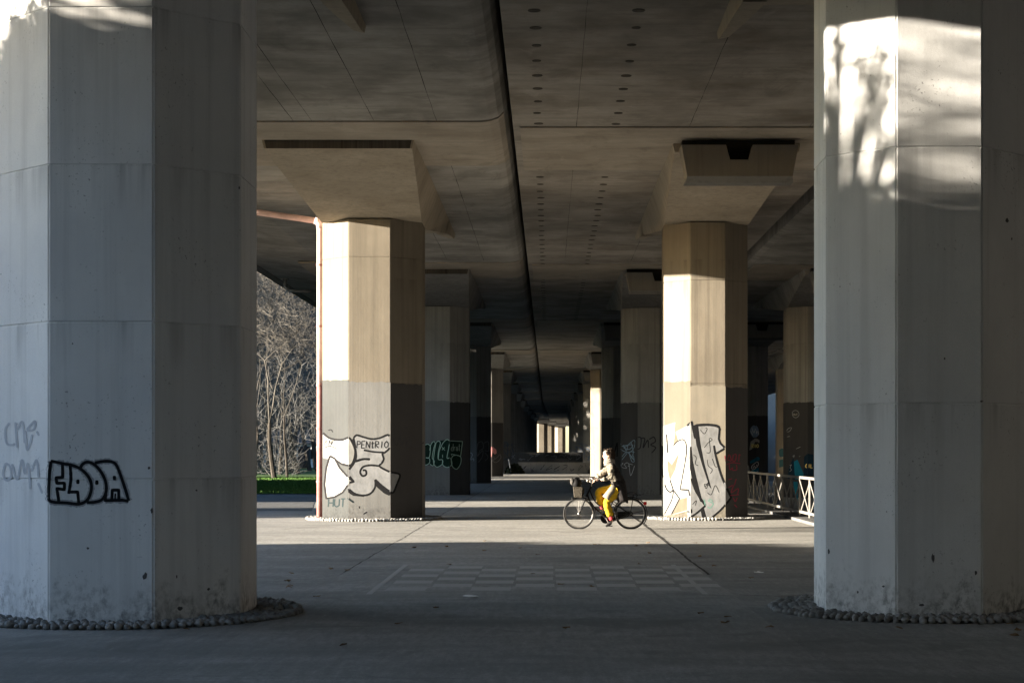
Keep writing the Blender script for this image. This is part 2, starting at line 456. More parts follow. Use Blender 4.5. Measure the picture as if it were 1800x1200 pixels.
# ------------------------------------------------------------------ flyover decks
PITCH = 25.65
CURVE = {9: .15, 10: .35, 11: .6, 12: 1.0, 13: 2.9, 14: 4.4, 15: 6.9, 16: 10.0, 17: 14.0}
YL, YR = 18.31, 18.72
def curve_at(y):
    n = (y - YL) / PITCH
    if n <= 8: return 0.0
    k = int(n); f = n - k
    a, b = CURVE.get(k, 0.0 if k <= 8 else 14.0), CURVE.get(k + 1, 14.0)
    return a + (b - a) * f
ZS = 8.0
def deck(name, label, prof, mat, x_strip, joint_off, seams=()):
    t = thing(name, label, 'bridge deck', (0, 0, 0), 'parallel concrete flyover decks')
    name_round = prof is left_prof
    ys = [-150.0, -60.0] + [joint_off + PITCH * k for k in range(-2, 17)]
    for a, b in zip(ys, ys[1:]):
        mb = MB()
        n = 1 if curve_at(b) == 0 else 4
        rings = []
        for i in range(n + 1):
            y = a + (b - a) * i / n
            if i == 0: y += .012
            if i == n: y -= .012
            rings.append([(x + curve_at(y), y, z) for x, z in prof])
        mb.loft(rings)
        mb.build('deck_span', mat, t)
    # paler diaphragm strip cast at every expansion joint, a little proud of the soffit
    for y in ys[2:-1]:
        if y > 300: break
        x0, x1 = x_strip; c = curve_at(y)
        for ya, yb, dz in ((0, 2.15, .030), (2.16, 3.7, .024), (3.71, 5.3, .018)):
            mb = MB()
            mb.loft([[(x0 + c, yy_, ZS - dz), (x1 + c, yy_, ZS - dz), (x1 + c, yy_, ZS + .02), (x0 + c, yy_, ZS + .02)] for yy_ in (y + ya, y + yb)])
            if name_round:
                pr = [(x1 + .001, 8.0 - dz)] + [(px, pz - dz) for px, pz in left_prof[3:6]] + [(px + .0, pz + .03) for px, pz in reversed(left_prof[3:6])] + [(x1 + .001, 8.02)]
                mb.loft([[(px + c, yy_, pz) for px, pz in pr] for yy_ in (y + ya, y + yb)])
            mb.build('joint_strip', M['joint'], t)
    for x, y0, y1 in seams:
        mb = MB(); y = y0; rings = []
        while y < y1:
            ww = R.uniform(.001, .006); xo = R.uniform(-.006, .006)
            rings.append([(x + xo - ww, y, ZS - .003), (x + xo + ww, y, ZS - .003), (x + xo + ww, y, ZS + .004), (x + xo - ww, y, ZS + .004)])
            y += R.uniform(.3, 1.2)
        mb.loft(rings)
        mb.build('formwork_seam', M['groove'], t)
    return t
left_prof = [(-10.3, 8.26), (-7.6, 8.0), (-1.30, 8.0), (-1.12, 8.02), (-.96, 8.08), (-.86, 8.18), (-.80, 8.34), (-.78, 9.3), (-10.3, 9.1)]
dl = deck('bridge_deck', 'left concrete flyover deck with pale strips and a rounded inner edge', left_prof, M['soffit'], (-8.4, -1.30), 34.4,
          ((-4.9, 10, 60), (-4.55, 10, 60), (-3.35, 10, 60), (-2.15, 10, 60)))
mb = MB(); mb.box((-10.62, -150, 8.22), (-10.305, 300, 10.2)); mb.build('parapet', M['block'], dl)
right_prof = [(-.69, 8.0), (6.3, 8.0), (6.34, 8.04), (6.34, 9.2), (-.69, 9.2)]
dr = deck('bridge_deck', 'middle flyover deck whose soffit has two rows of round drain holes', right_prof, M['soffit2'], (-.55, 6.2), 35.0,
          ((.55, 10, 60), (2.75, 10, 60), (5.1, 10, 60)))
third_prof = [(6.70, 8.05), (6.9, 8.0), (14.2, 8.0), (14.2, 9.2), (6.70, 9.2)]
d3 = deck('bridge_deck', 'third flyover deck in deep shade beyond the narrow dark gap', third_prof, M['soffit'], (7.0, 14.0), 35.2)
fourth_prof = [(14.55, 8.05), (14.8, 8.0), (24.5, 8.0), (24.5, 9.2), (14.55, 9.2)]
d4 = deck('bridge_deck', 'outermost flyover deck in the darkness on the right', fourth_prof, M['soffit'], (15, 24), 35.2)
# cover over the two slots
for x0, x1 in ((-.80, -.60), (6.32, 6.72), (14.18, 14.57)):
    mb = MB(); mb.box((x0 - .1, -150, 9.32), (x1 + .1, 430, 9.5)); mb.build('joint_cover', M['groove'], dr)
# drain holes
def ring_mesh(name, r, mat):
    mb = MB(); n = 14
    mb.loft([[(q * math.cos(2 * math.pi * i / n), q * math.sin(2 * math.pi * i / n), z) for i in range(n)] for q, z in ((r, .01), (r, -.006), (r * .8, -.006), (r * .72, .004))], cap=False)
    mb.add([(r * .74 * math.cos(-2 * math.pi * i / n), r * .74 * math.sin(-2 * math.pi * i / n), -.002) for i in range(n)], [tuple(range(n))])
    return mb.mesh(name, mat)
hole_me = ring_mesh('drain_hole', .085, M['hole'])
for k in range(58):
    y = 22.4 + k * 1.12
    if abs((y - 35.0) % PITCH) < 2.7: continue
    for x in (-.20, 1.31):
        o = put('drain_hole', hole_me, dr, (x + R.uniform(-.015, .015), y + R.uniform(-.04, .04), ZS - .003))
        s = R.uniform(.8, 1.12); o.scale = (s, s, 1)

# ------------------------------------------------------------------ piers
def octa(a, z, grow=0.0):
    a = a + grow; s = a * math.tan(math.pi / 8)
    return [(-s, -a, z), (s, -a, z), (a, -s, z), (a, s, z), (s, a, z), (-s, a, z), (-a, s, z), (-a, -s, z)]
ZT = 7.2
def shaft_mesh(name, a, mat, lifts):
    mb = MB(); rings = [octa(a, -.2)]
    for z in lifts:
        for dz, g in ((-.011, 0), (-.006, -.010), (.006, -.010), (.011, 0)): rings.append(octa(a, z + dz, g))
    rings.append(octa(a, ZT))
    mb.loft(rings)
    me = mb.mesh(name, mat)
    bm = bmesh.new(); bm.from_mesh(me)
    ed = [e for e in bm.edges if abs(e.verts[0].co.z - e.verts[1].co.z) > .1]
    bmesh.ops.bevel(bm, geom=ed, offset=.014, segments=2, affect='EDGES')
    bm.to_mesh(me); bm.free()
    return me
def capital_mesh(name, a, mat, near_blunt):
    hw, hl = a * 1.28, 7.6
    mb = MB()
    def sec(y, w0, zb, w1):
        return [(-w0, y, zb), (w0, y, zb), (w1, y, ZS - .001), (-w1, y, ZS - .001)]
    zt = ZS - near_blunt
    mb.loft([sec(-hl, hw * .97, ZS - .2, hw), sec(-hl + .5, hw * .96, ZS - .25, hw), sec(-a - .25, a * 1.03, ZT + .06, hw), sec(-a * .7, a * 1.005, ZT, hw),
             sec(a * .7, a * 1.005, ZT, hw), sec(a + .25, a * 1.03, ZT + .06, hw), sec(5.4, hw * .955, ZS - .34, hw), sec(5.7, hw * .96, ZS - .08, hw)])
    for sg in (-1, 1):       # side wings running on beyond the far end, each to a point
        def wing(y, w, zb, w2):
            return [(sg * (hw - w2), y, zb), (sg * hw * .985, y, zb), (sg * (hw - .002), y, ZS - .002), (sg * (hw - w), y, ZS - .002)]
        mb.loft([wing(5.0, .42, ZS - .40, .34), wing(6.6, .34, ZS - .27, .26), wing(8.0, .2, ZS - .17, .14), wing(8.45, .06, ZS - .10, .04)])
    return mb.mesh(name, mat)
def end_block_mesh(name, a, mat):
    """hanging end block with a trapezoid notch in its top edge, chamfered underneath"""
    h = a * 1.15
    prof = [(-h * .90, -.80), (h * .90, -.80), (h, -.17), (h * .22, -.17), (h * .15, -.47), (-h * .17, -.47), (-h * .24, -.17), (-h, -.17)]
    low = [(-h * .93, -.86), (h * .93, -.86)]
    mb = MB()
    mb.loft([[(x, 0, ZS + z) for x, z in prof], [(x, .66, ZS + z) for x, z in prof]])
    mb.loft([[(-h * .90, .0, ZS - .80), (h * .90, .0, ZS - .80), (h * .9, .66, ZS - .80), (-h * .9, .66, ZS - .80)],
             [(-h * .93, .22, ZS - .90), (h * .93, .22, ZS - .90), (h * .93, .66, ZS - .90), (-h * .93, .66, ZS - .90)]])
    return mb.mesh(name, mat)
def coat_mesh(name, a, mats, tops, seed):
    """a skin of protective paint, 4 mm thick, with a slightly ragged top edge; one colour per face"""
    me = bpy.data.meshes.new(name); v = []; f = []; mi = []
    o = octa(a, 0, .002); rr = random.Random(seed)
    for k in range(8):
        p, q = o[k], o[(k + 1) % 8]; n = 10
        for i in range(n + 1):
            t_ = i / n
            x, y = p[0] + (q[0] - p[0]) * t_, p[1] + (q[1] - p[1]) * t_
            v.append((x, y, -.1)); v.append((x, y, tops[k] + rr.uniform(-.018, .018)))
        for i in range(n):
            b = k * 2 * (n + 1) + 2 * i
            f.append((b, b + 2, b + 3, b + 1)); mi.append(k)
    me.from_pydata(v, [], f)
    names = []
    for m in mats:
        if m not in names: names.append(m); me.materials.append(m)
    me.polygons.foreach_set('material_index', [names.index(mats[k]) for k in mi])
    me.update()
    return me

AL, AR = 1.21, 1.024
CACHE = {}
def cached(key, fn):
    if key not in CACHE: CACHE[key] = fn()
    return CACHE[key]
PIERS = {}
XROW = {'L': -4.27, 'R': 3.86, 'T': 10.4, 'U': 16.6}
def pier(row, n, label, shaft_mat, coat=None):
    a = AR if row == 'R' else AL
    y = (YR if row == 'R' else YL) + PITCH * n
    x = XROW[row] + CURVE.get(n, 0 if n <= 8 else 14)
    t = thing('bridge_pier', label, 'pier', (x, y, 0), 'octagonal concrete piers carrying the flyover')
    lifts = {'L0': (1.39, 2.89, 4.39, 5.89), 'R0': (2.13, 4.66)}.get(row + str(n), (3.3, 5.8) if row == 'R' else (3.3, 6.3))
    if row in 'TU': lifts = (3.4, 5.8)
    dip = -1.5 if row in 'TU' else 0
    sm_ = cached(('s', a, shaft_mat.name, lifts), lambda: shaft_mesh('shaft', a, shaft_mat, lifts))
    so = put('shaft', sm_, t)
    if dip:
        fo = MB(); fo.loft([octa(a, -1.7), octa(a, -.2)], cap=False); fo.build('footing', shaft_mat, t)
    capm = M['cap'] if n < 2 and row in 'LR' else M['pier_grey']
    put('capital', cached(('c', a, capm.name), lambda: capital_mesh('capital', a, capm, .2)), t)
    if row == 'R' or row == 'T':
        put('end_block', cached(('e', a), lambda: end_block_mesh('end_block', a, M['block'])), t, (0, -8.28, 0))
        def gap_shade():
            mb = MB(); h = a * 1.15
            mb.box((-h * .97, .30, ZS - .30), (h * .97, .62, ZS - .004)); mb.box((-h * .27, .32, ZS - .62), (h * .27, .60, ZS - .305))  # dark boxes standing in for the deep shadow in gap and notch
            return mb.mesh('gap_shade_box', M['groove'])
        put('gap_shade_box', cached(('gap_shade', a), gap_shade), t, (0, -8.28, 0))
    else:
        def es():
            mb = MB(); h = a * 1.24
            mb.add([(-h * .97, -7.604, ZS - .198), (h * .97, -7.604, ZS - .198), (h, -7.604, ZS - .012), (-h, -7.604, ZS - .012)], [(0, 1, 2, 3)])
            return mb.mesh('stained_end', M['cap_stain'])
        put('stained_end', cached(('st', a), es), t)
    if coat:
        mats, tops = coat
        put('paint_coat', coat_mesh('paint_coat', a, mats, tops, n * 7 + ord(row)), t)
    PIERS[row, n] = (t, x, y, a)
    return t
g_, d_, b_ = M['coat_grey'], M['coat_dark'], M['coat_beige']
# faces in order: front, right front, right, right back, back, left back, left, left front
pier('L', 0, 'closest pale pier on the left with bold black bubble letters', M['pier_white'])
pier('R', 0, 'closest pale pier on the right with leaf shadows on its sunlit top', M['pier_white_r'])
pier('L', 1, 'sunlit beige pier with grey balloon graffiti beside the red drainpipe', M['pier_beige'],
     ([g_, d_, g_, g_, g_, g_, M['coat_grey_sun_dimmed'], M['coat_grey_sun_dimmed']], [3.32, 3.28, 3.3, 3.3, 3.3, 3.3, 3.36, 3.38]))
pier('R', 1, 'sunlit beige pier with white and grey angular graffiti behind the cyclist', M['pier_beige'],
     ([b_, d_, d_, g_, g_, g_, g_, M['coat_beige_sun_dimmed']], [3.25, 3.22, 3.2, 3.3, 3.3, 3.3, 3.36, 3.36]))
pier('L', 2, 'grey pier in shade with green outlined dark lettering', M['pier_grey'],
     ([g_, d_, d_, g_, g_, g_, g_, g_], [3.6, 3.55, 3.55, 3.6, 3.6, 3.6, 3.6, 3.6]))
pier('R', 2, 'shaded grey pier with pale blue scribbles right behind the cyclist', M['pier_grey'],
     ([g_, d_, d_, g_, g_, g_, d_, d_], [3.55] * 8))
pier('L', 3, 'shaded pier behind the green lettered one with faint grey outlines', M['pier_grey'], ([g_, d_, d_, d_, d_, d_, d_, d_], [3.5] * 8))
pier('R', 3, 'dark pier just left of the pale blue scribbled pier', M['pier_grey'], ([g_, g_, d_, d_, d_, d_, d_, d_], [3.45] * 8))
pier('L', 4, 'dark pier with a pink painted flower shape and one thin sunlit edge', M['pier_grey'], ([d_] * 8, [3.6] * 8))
pier('R', 4, 'narrow sunlit pier above the handlebar with a loose grey scribble', M['pier_beige'])
ordn = {5: 'fifth', 6: 'sixth', 7: 'seventh', 8: 'eighth', 9: 'ninth', 10: 'tenth', 11: 'eleventh', 12: 'twelfth', 13: 'thirteenth', 14: 'fourteenth', 15: 'fifteenth'}
for n in range(5, 16):
    if n <= 12:
        la = 'dark pier, %s behind the lettered closest pier in the left row' % ordn[n]
    else:
        la = 'far pier with one bright sunlit side above the graffitied wall, %s of the three' % {13: 'leftmost', 14: 'middle', 15: 'rightmost'}[n]
    pier('L', n, la, M['pier_beige'] if n >= 13 else M['pier_grey'])
    pier('R', n, 'dark pier, %s behind the leaf shadowed closest pier in the right row' % ordn[n], M['pier_grey'])
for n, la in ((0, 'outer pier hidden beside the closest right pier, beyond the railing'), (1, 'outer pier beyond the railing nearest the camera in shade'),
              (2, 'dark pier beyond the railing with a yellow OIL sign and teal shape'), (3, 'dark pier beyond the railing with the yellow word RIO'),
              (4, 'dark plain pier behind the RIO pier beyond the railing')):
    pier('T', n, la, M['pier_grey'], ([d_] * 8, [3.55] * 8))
for n, la in ((2, 'outermost pier in the darkness behind the OIL pier'), (3, 'outermost pier in the darkness showing between the RIO and OIL piers'),
              (4, 'outermost dark pier with a pale side face, right of the RIO pier')):
    pier('U', n, la, M['pier_grey'])

# ------------------------------------------------------------------ graffiti: strokes and fills laid on the pier faces
def on_pier(px, py, p, off):
    t, cx, cy, a = p
    o = octa(a, 0); dx = (px - VX) / F; best = None
    for k in range(8):
        ax, ay = o[k][0] + cx, o[k][1] + cy
        bx, by = o[(k + 1) % 8][0] + cx, o[(k + 1) % 8][1] + cy
        ex_, ey = bx - ax, by - ay
        den = dx * ey - ex_
        if abs(den) < 1e-9: continue
        # ray (dx,1)*s  = a + e*u
        s = (ax * ey - ay * ex_) / den
        u = ((ax + ex_ * 0) - dx * s) / (-ex_) if abs(ex_) > abs(ey) else (s - ay) / ey
        bad = max(0.0, -u, u - 1)
        if bad > .03: continue
        key = (bad > 1e-6, s)
        if best is None or key < best[0]:
            best = (key, s, Vector((ey, -ex_, 0)).normalized())
    if best is None: return None
    _, s, nn = best
    return Vector((dx * s - cx, s - cy, CAMZ + (VY - py) / F * s)) + nn * off
GOFF = {}
def nextoff(p):
    GOFF[p[0].name] = GOFF.get(p[0].name, 0) + 1
    return .0026 + GOFF[p[0].name] * .00006
def stroke(mb, pts, wpx, p, T=None, smooth=True, closed=False, jit=.12, seed=1):
    q = [Vector((*(T(x, y) if T else (x, y)), 0)) for x, y in pts]
    q = catmull(q, 1.4, closed) if smooth else linear(q + ([q[0]] if closed else []), 1.4)
    off = nextoff(p); prev = None
    for i, a in enumerate(q):
        d = q[min(i + 1, len(q) - 1)] - q[max(i - 1, 0)]
        if d.length < 1e-6: continue
        d.normalize(); nn = Vector((-d.y, d.x, 0))
        ww = wpx * .5 * (1 + jit * noise.noise((a.x * .3, a.y * .3, seed)))
        if i in (0, len(q) - 1) and not closed: ww *= .6
        l = on_pier(a.x + nn.x * ww, a.y + nn.y * ww, p, off + i * 4e-7)
        r = on_pier(a.x - nn.x * ww, a.y - nn.y * ww, p, off + i * 4e-7)
        if l is None or r is None: prev = None; continue
        if prev: mb.add([prev[0], prev[1], r, l], [(0, 1, 2, 3)])
        prev = (l, r)
    if hasattr(mb, 'mark'): mb.mark()
def fill(mb, pts, p, T=None, smooth=False, step=1.6):
    q = [Vector((*(T(x, y) if T else (x, y)), 0)) for x, y in pts]
    if smooth: q = catmull(q, 2.5, True)
    t, cx, cy, a = p
    vis = []        # the corners of the pier that show, left to right
    O = octa(a, 0)
    for k in range(8):
        A, B = O[k], O[(k + 1) % 8]
        nx, ny = B[1] - A[1], A[0] - B[0]
        if nx * (A[0] + cx) + ny * (A[1] + cy) < 0:      # face turned to the camera
            vis += [VX + F * (v[0] + cx) / (v[1] + cy) for v in (A, B)]
    vis = sorted(set(round(v, 4) for v in vis))
    off = nextoff(p)
    y0, y1 = min(v.y for v in q), max(v.y for v in q)
    def spans(y):
        xs = []
        for i in range(len(q)):
            A, B = q[i - 1], q[i]
            if (A.y <= y) != (B.y <= y): xs.append(A.x + (B.x - A.x) * (y - A.y) / (B.y - A.y))
        return sorted(xs)
    y = y0 + 1e-3
    while y < y1 - 1e-3:
        e = min(y + step, y1 - 1e-3)
        A, B = spans(y), spans(e)
        if len(A) != len(B): A = B = spans((y + e) / 2)
        for i in range(0, len(A) - 1, 2):
            xa, xb, xc, xd = A[i], A[i + 1], B[i + 1], B[i]
            for e0, e1 in zip(vis, vis[1:]):
                k0, k1 = e0 + .02, e1 - .02
                cl = lambda z: min(max(z, k0), k1)
                a0, a1, a2, a3 = cl(xa), cl(xb), cl(xc), cl(xd)
                if a1 - a0 < .05 and a2 - a3 < .05: continue
                P = [on_pier(*z, p, off) for z in ((a0, y), (a1, y), (a2, e), (a3, e))]
                if all(z is not None for z in P): mb.add(P, [(3, 2, 1, 0)])
        y = e
    if hasattr(mb, 'mark'): mb.mark()
FONT = {'A': [[(0, 0), (.5, 1), (1, 0)], [(.2, .4), (.8, .4)]], 'C': [[(1, .9), (.4, 1), (0, .5), (.4, 0), (1, .1)]], 'D': [[(0, 0), (0, 1), (.7, .85), (1, .5), (.7, .1), (0, 0)]],
        'E': [[(1, 1), (0, 1), (0, 0), (1, 0)], [(0, .5), (.8, .5)]], 'H': [[(0, 0), (0, 1)], [(1, 0), (1, 1)], [(0, .5), (1, .5)]], 'I': [[(.5, 0), (.5, 1)]],
        'K': [[(0, 0), (0, 1)], [(1, 1), (0, .45), (1, 0)]], 'L': [[(0, 1), (0, 0), (1, 0)]], 'N': [[(0, 0), (0, 1), (1, 0), (1, 1)]], 'O': [[(.5, 0), (0, .3), (0, .7), (.5, 1), (1, .7), (1, .3), (.5, 0)]],
        'P': [[(0, 0), (0, 1), (.8, .95), (.9, .6), (0, .5)]], 'R': [[(0, 0), (0, 1), (.8, .95), (.9, .6), (0, .5), (1, 0)]], 'S': [[(1, .9), (.4, 1), (.1, .75), (.9, .3), (.6, 0), (0, .1)]],
        'T': [[(0, 1), (1, 1)], [(.5, 1), (.5, 0)]], 'U': [[(0, 1), (0, .2), (.5, 0), (1, .2), (1, 1)]], 'Z': [[(0, 1), (1, 1), (0, 0), (1, 0)], [(.1, .5), (.9, .5)]],
        'd': [[(1, 1), (1, 0), (.2, 0), (0, .3), (.4, .55), (1, .45)]], 'r': [[(.2, 0), (.2, .6)], [(.2, .4), (.9, .6)]], 'a': [[(.9, .6), (.2, .5), (.1, .1), (.6, 0), (.9, .5), (1, 0)]],
        't': [[(.4, 1), (.5, 0), (.9, .1)], [(0, .65), (1, .7)]], 'n': [[(0, 0), (.1, .6)], [(.1, .4), (.6, .6), (.9, 0)]], 'e': [[(.1, .3), (.9, .4), (.6, .65), (.1, .4), (.3, 0), (.9, .1)]]}
def text(mb, s, x0, y0, x1, y1, wpx, p, T=None, slant=0.0, gap=.28):
    n = len(s); cw = (x1 - x0) / (n + gap * (n - 1))
    for i, ch in enumerate(s):
        ox = x0 + i * cw * (1 + gap)
        for st in FONT.get(ch, []):
            stroke(mb, [(ox + u * cw + slant * (v_ - .5) * cw, y1 + (y0 - y1) * v_) for u, v_ in st], wpx, p, T, smooth=False)
class GMB(MB):
    def __init__(s): super().__init__(); s.cuts = []
    def mark(s): s.cuts.append(len(s.f))
def gpart(name, p, mat, fn):
    # strokes that touch one another make one painted piece; separate pieces are separate parts
    mb = GMB(); fn(mb)
    cuts = sorted(set([0] + mb.cuts + [len(mb.f)])); grp = []
    for a, b in zip(cuts, cuts[1:]):
        vs = [mb.v[i] for fc in mb.f[a:b] for i in fc]
        if not vs: continue
        bb_ = [min(v[i] for v in vs) for i in range(3)] + [max(v[i] for v in vs) for i in range(3)]
        grp.append([bb_, [(a, b)]])
    done = False
    while not done:
        done = True
        for i in range(len(grp)):
            for j in range(i + 1, len(grp)):
                A, B = grp[i][0], grp[j][0]
                if all(A[q] - .02 <= B[q + 3] and B[q] - .02 <= A[q + 3] for q in range(3)):
                    grp[i] = [[min(A[q], B[q]) for q in range(3)] + [max(A[q + 3], B[q + 3]) for q in range(3)], grp[i][1] + grp[j][1]]
                    grp.pop(j); done = False; break
            if not done: break
    for _, rs in grp:
        m2 = MB()
        for a, b in rs:
            for fc in mb.f[a:b]: m2.add([mb.v[i] for i in fc], [tuple(range(len(fc)))])
        m2.build(name, mat, p[0])
BLACK = paint('black', (.012, .012, .013)); WHITE = paint('sun_dimmed_white', (.21, .207, .195), var=.3); LGREY = paint('silver_grey', (.185, .187, .19), var=.35)  # white toned down so sunlit fills keep their outlines
DARK = paint('charcoal', (.035, .035, .038))

# near left: bubble letters
p = PIERS['L', 0]; T = lambda x, y: (x / 6, 700 + y / 6)
def f(mb):
    W = 5.6
    S = lambda pts, w_=W, sm_=True: stroke(mb, pts, w_, p, T, sm_)
    S([(540, 662), (527, 760), (520, 870), (514, 1000), (520, 1070), (575, 1093), (700, 1100), (830, 1112), (915, 1075), (955, 1000), (965, 910), (930, 820), (850, 742), (750, 700), (680, 690), (600, 672), (535, 660)])
    S([(660, 690), (662, 830), (592, 835), (600, 892), (680, 892), (680, 960), (600, 948), (610, 1010), (622, 1085)], W, False)
    S([(740, 700), (748, 850), (725, 1005)])
    S([(720, 985), (820, 985), (832, 1105)], W, False)
    for x, y in ((822, 877), (1022, 885), (1207, 838)): S([(x, y - 24), (x, y + 24)], 5.8, False)
    S([(845, 738), (875, 690), (930, 670), (1000, 700), (1070, 780), (1115, 880), (1120, 980), (1080, 1062), (1000, 1092), (915, 1095)])
    S([(1000, 680), (1100, 662), (1180, 668), (1230, 706), (1280, 830), (1330, 980), (1358, 1080)])
    S([(1358, 1082), (1290, 1070), (1110, 1075), (1118, 1000)], W, False)
    S([(1180, 1075), (1185, 965), (1252, 965), (1255, 1075)], W, False)
    S([(1218, 1000), (1212, 1085)], 3, False)
gpart('overspray', p, paint('overspray_grey', (.40, .40, .41)), lambda mb: [stroke(mb, q_, 10.5, p, T, True, False, .5) for q_ in ([(540, 662), (527, 760), (520, 870), (514, 1000), (520, 1070), (575, 1093), (700, 1100), (830, 1112), (915, 1075), (955, 1000), (965, 910), (930, 820), (850, 742), (750, 700), (680, 690), (600, 672)], [(845, 738), (875, 690), (930, 670), (1000, 700), (1070, 780), (1115, 880), (1120, 980), (1080, 1062), (1000, 1092), (915, 1095)], [(1000, 680), (1100, 662), (1180, 668), (1230, 706), (1280, 830), (1330, 980), (1358, 1080)], [(1358, 1082), (1290, 1070), (1110, 1075)])])
gpart('graffiti_lettering', p, paint('soft_black', (.02, .02, .022)), f)
SCRUB = paint('scrubbed_blue_grey', (.50, .51, .54))
def f(mb):
    S = lambda pts, w_=4: stroke(mb, pts, w_, p, T, True)
    for s_ in ([(105, 255), (60, 330), (75, 470), (140, 490), (155, 470)], [(165, 250), (185, 520)], [(185, 330), (240, 250), (265, 470)], [(285, 330), (370, 240), (360, 325), (290, 340)],
               [(270, 340), (290, 540), (345, 380)], [(392, 345), (415, 392)], [(65, 680), (35, 790), (70, 862), (120, 820), (110, 720), (62, 680)], [(130, 690), (185, 850), (235, 650), (265, 790), (300, 690), (322, 955)],
               [(335, 770), (390, 650), (412, 835)], [(405, 890), (450, 1000)]): S(s_)
gpart('scrubbed_tag', p, SCRUB, f)

# chips and scuffs near the feet of the two closest piers
def chip(p, x, y, rx, ry, seed):
    rr = random.Random(seed)
    return gpart('chipped_spot', p, paint('chip_grey', (.11, .11, .11)), lambda mb: fill(mb, [(x + rx * math.cos(6.283 * i / 9) * rr.uniform(.5, 1.1), y + ry * math.sin(6.283 * i / 9) * rr.uniform(.5, 1.1)) for i in range(9)], p, None, False, .8))
for i, (x, y, rx, ry) in enumerate(((316, 1069, 5, 5), (267, 897, 3, 6), (366, 1035, 3, 3), (155, 963, 3, 3), (255, 1012, 5, 7), (345, 861, 2, 2), (262, 822, 3, 3), (310, 1013, 2, 4), (128, 604, 2, 2), (420, 330, 2, 4))): chip(p, x, y, rx, ry, i)
for i, (x, y, rx, ry) in enumerate(((1457, 968, 2, 6), (1620, 1062, 7, 3), (1770, 388, 3, 5), (1660, 630, 2, 3), (1508, 1040, 2, 3), (1725, 705, 4, 2), (1553, 1030, 3, 2), (1640, 980, 3, 9), (1778, 420, 2, 3), (1715, 1006, 3, 5))): chip(PIERS['R', 0], x, y, rx, ry, 20 + i)
# red-piped pier: balloon letters
p = PIERS['L', 1]; T = lambda x, y: (550 + x / 6.314, 740 + y / 6.314)
A_ = [(112, 130), (180, 185), (260, 205), (330, 205), (400, 185), (440, 240), (470, 330), (455, 430), (415, 490), (330, 475), (250, 425), (150, 420), (112, 405)]
B_ = [(190, 385), (150, 520), (130, 700), (150, 855), (240, 842), (330, 790), (380, 720), (400, 680), (455, 672), (390, 620), (300, 520), (245, 415)]
C_ = [(450, 190), (485, 155), (560, 175), (650, 197), (740, 187), (835, 152), (856, 210), (850, 295), (800, 345), (772, 362), (786, 420), (762, 470), (740, 500), (850, 560), (962, 592), (935, 690), (892, 788), (850, 775), (760, 710), (692, 645), (690, 730), (640, 800), (560, 822), (460, 800), (390, 740), (440, 680), (400, 600), (402, 540), (450, 470), (478, 400), (470, 300)]
gpart('graffiti_fill', p, WHITE, lambda mb: (fill(mb, A_, p, T), fill(mb, B_, p, T)))
gpart('graffiti_fill', p, LGREY, lambda mb: fill(mb, C_, p, T))
def f(mb):
    S = lambda pts, w_=2.4, sm_=True: stroke(mb, pts, w_ * 1.35, p, T, sm_)
    S(A_[:10], 2.8); S([A_[10], (330, 478), (415, 492)]); S(B_ + [B_[0]], 2.6, False)
    for k in (C_[:12], C_[11:16], C_[15:20], C_[19:25]): S(k, 2.6)
    S([(470, 300), (478, 400), (450, 470), (402, 540), (400, 600), (455, 672)], 3.0)
    S([(450, 190), (470, 300)], 3.4)
    S([(565, 320), (680, 340), (790, 346)]); S([(470, 445), (560, 420), (635, 422)], 3)
    S([(740, 497), (640, 488), (560, 505), (525, 560), (550, 606), (592, 590), (585, 545), (552, 545)], 2.6)
    fill(mb, [(690, 650), (760, 722), (855, 782), (890, 790), (845, 825), (790, 800), (715, 735), (690, 700)], p, T)
    fill(mb, [(390, 745), (470, 803), (560, 823), (640, 803), (560, 838), (450, 828), (392, 790)], p, T)
    text(mb, 'ZUNKE', 125, 212, 268, 262, 1.2, p, T, .2); S([(125, 298), (190, 275), (272, 310)], 1.2)
    text(mb, 'PENtRIO', 490, 222, 835, 298, 1.7, p, T, .15)
    S([(170, 100), (205, 95), (222, 122)], 1.4); S([(560, 1030), (600, 1005)], 1.6); S([(515, 940), (515, 968)], 1.0)
gpart('graffiti_outline', p, BLACK, f)
TEAL = paint('faded_teal', (.014, .021, .023))
gpart('tag', p, TEAL, lambda mb: (text(mb, 'HUT', 175, 860, 360, 950, 2.2, p, T, .1), stroke(mb, [(385, 850), (450, 900)], 3, p, T)))
FADED = paint('faded_black', (.05, .05, .053))
gpart('tag', p, FADED, lambda mb: [stroke(mb, s_, 2.2, p, T) for s_ in ([(890, 190), (930, 270), (960, 150)], [(960, 150), (985, 260), (1010, 180)], [(1000, 60), (1050, 80)], [(1030, 185), (1050, 290), (1100, 190), (1040, 240), (1150, 270), (1230, 235)])])

# sunlit right pier: angular piece
p = PIERS['R', 1]; T = lambda x, y: (1140 + x / 5.717, 720 + y / 5.717)
gpart('graffiti_fill', p, WHITE, lambda mb: fill(mb, [(115, 175), (270, 125), (258, 230), (385, 162), (385, 800), (385, 1015), (230, 1055), (150, 1050), (115, 1085)], p, T))
gpart('graffiti_fill', p, paint('tan', (.085, .07, .052)), lambda mb: (fill(mb, [(190, 500), (235, 550), (312, 425), (270, 600), (215, 712), (190, 590)], p, T), fill(mb, [(270, 210), (300, 305), (250, 358)], p, T), fill(mb, [(235, 1050), (310, 895), (385, 880), (385, 1010)], p, T)))
gpart('graffiti_fill', p, LGREY, lambda mb: fill(mb, [(390, 160), (436, 124), (470, 160), (500, 158), (712, 166), (706, 300), (770, 385), (680, 440), (735, 640), (830, 880), (730, 1000), (620, 1095), (480, 1060), (400, 1085), (390, 1020)], p, T))
